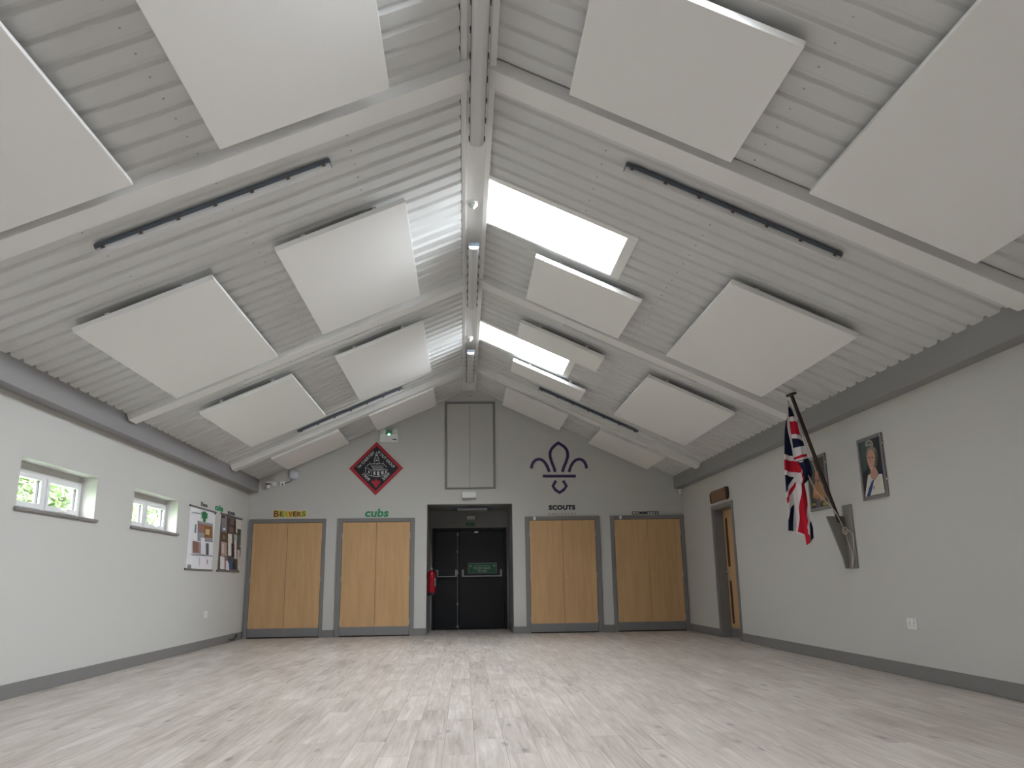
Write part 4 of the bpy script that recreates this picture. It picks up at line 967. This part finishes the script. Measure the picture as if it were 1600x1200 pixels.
me.polygons.foreach_set('material_index', mi); me.polygons.foreach_set('use_smooth', [True]*len(fs)); me.update()
bm = bmesh.new(); bm.from_mesh(me); bmesh.ops.delete(bm, geom=[v for v in bm.verts if not v.link_faces], context='VERTS'); bm.to_mesh(me); bm.free()
o = bpy.data.objects.new('flag', me); COL.objects.link(o)
sd = o.modifiers.new('thick', 'SOLIDIFY'); sd.thickness = 0.003
tag(o, 'red, white and navy union flag hanging in folds from the flagpole', 'flag')
def RP_(px, py, off):
    q = FP(px, py, off); return q if q.x < XR-0.034 else meas(px, py, 0, XR-0.034)
rope = smooth_path([RP_(1255, 728, 0.11), RP_(1262, 741, 0.10), RP_(1275, 767, 0.07), RP_(1290, 783, 0.05), RP_(1304.7, 799, 0.035), RP_(1314, 816, 0.03), RP_(1320.4, 831, 0.03), RP_(1325.7, 847, 0.02), RP_(1332, 865, 0.05), RP_(1331.8, 887, 0.07)], 5)
mb = MB(); mb.tube(rope, 0.0055, M_rope, 6)
mb.tube(smooth_path([RP_(1320, 833, 0.03), RP_(1324, 828, 0.05), RP_(1332, 834, 0.06), RP_(1334, 848, 0.06), RP_(1334, 872, 0.07), RP_(1331.8, 887, 0.07)], 5), 0.005, M_rope, 6)
mb.tube(smooth_path([RP_(1229, 624, 0.035), RP_(1233, 629, 0.03), RP_(1245, 660, 0.03), RP_(1262, 702, 0.028), RP_(1285, 762, 0.028), RP_(1306, 803, 0.03)], 4), 0.0045, M_rope, 6)
mb.tube(smooth_path([RP_(1316, 828, 0.03), RP_(1321, 824, 0.04), RP_(1325, 830, 0.045), RP_(1320, 835, 0.04), RP_(1316, 828, 0.03)], 4), 0.006, M_rope, 6)
tag(mb.obj('halyard_rope', smooth=True), 'thin pale rope tied from the flag down to the wall bracket', 'rope')

# ------------------------------------------------------------------ world and lights
w = bpy.data.worlds.new('World'); sc.world = w; w.use_nodes = True
nt = w.node_tree; bg = nt.nodes['Background']; bg.inputs[0].default_value = (0.935, 0.955, 1.0, 1)
# overcast sky, brightest where the veiled sun stands, high on the right-hand side of the hall
SKY_BASE, SKY_SUN, SUN_DIR = 1.2, 22.0, Vector((0.46, -0.45, 0.77)).normalized()
tc = nt.nodes.new('ShaderNodeTexCoord')
dt = nt.nodes.new('ShaderNodeVectorMath'); dt.operation = 'DOT_PRODUCT'; dt.inputs[1].default_value = SUN_DIR
nt.links.new(tc.outputs['Generated'], dt.inputs[0])
mx = nt.nodes.new('ShaderNodeMath'); mx.operation = 'MULTIPLY_ADD'; mx.inputs[1].default_value = 0.5; mx.inputs[2].default_value = 0.5; nt.links.new(dt.outputs['Value'], mx.inputs[0])
pw = nt.nodes.new('ShaderNodeMath'); pw.operation = 'POWER'; pw.inputs[1].default_value = 2.5; nt.links.new(mx.outputs[0], pw.inputs[0])
ma = nt.nodes.new('ShaderNodeMath'); ma.operation = 'MULTIPLY_ADD'; ma.inputs[1].default_value = SKY_SUN; ma.inputs[2].default_value = SKY_BASE
nt.links.new(pw.outputs[0], ma.inputs[0]); nt.links.new(ma.outputs[0], bg.inputs[1])
for a, b in SKY_Y:
    S = SL['R']; ld = bpy.data.lights.new('skylight_portal', 'AREA'); ld.shape = 'RECTANGLE'; ld.size = S.T-SKY_T0; ld.size_y = b-a; ld.cycles.is_portal = True
    lo = bpy.data.objects.new('skylight_portal', ld); COL.objects.link(lo)
    ex_ = S.t; ez_ = S.n; ey_ = ez_.cross(ex_)
    lo.matrix_world = Matrix.Translation(S.p((S.T+SKY_T0)/2, (a+b)/2, -0.10)) @ Matrix((ex_, ey_, ez_)).transposed().to_4x4()
for X_, a, b, z0, z1, rz in [(XL-0.26, *w_, -PI/2) for w_ in WIN]:      # window portals help daylight sampling
    ld = bpy.data.lights.new('window_portal', 'AREA'); ld.shape = 'RECTANGLE'; ld.size = (b-a); ld.size_y = (z1-z0); ld.cycles.is_portal = True
    lo = bpy.data.objects.new('window_portal', ld); COL.objects.link(lo); lo.location = (X_, (a+b)/2, (z0+z1)/2)
    lo.rotation_euler = (PI/2, 0, rz)

# ------------------------------------------------------------------ camera
cd = bpy.data.cameras.new('Camera'); cam = bpy.data.objects.new('Camera', cd); COL.objects.link(cam)
cd.sensor_width = 36; cd.sensor_fit = 'HORIZONTAL'; cd.lens = FPX/1600*36; cd.clip_start = 0.05; cd.clip_end = 200
cam.matrix_world = Matrix.Translation(CAM) @ Matrix((RT, UP, -FW)).transposed().to_4x4()
sc.camera = cam
sc.view_settings.view_transform = 'Standard'; sc.view_settings.look = 'None'; sc.view_settings.gamma = 1; sc.view_settings.use_curve_mapping = False
sc.view_settings.exposure = 1.42
sc.cycles.max_bounces = 10; sc.cycles.diffuse_bounces = 7; sc.cycles.use_denoising = True
sc.cycles.sample_clamp_indirect = 8; sc.cycles.use_adaptive_sampling = False
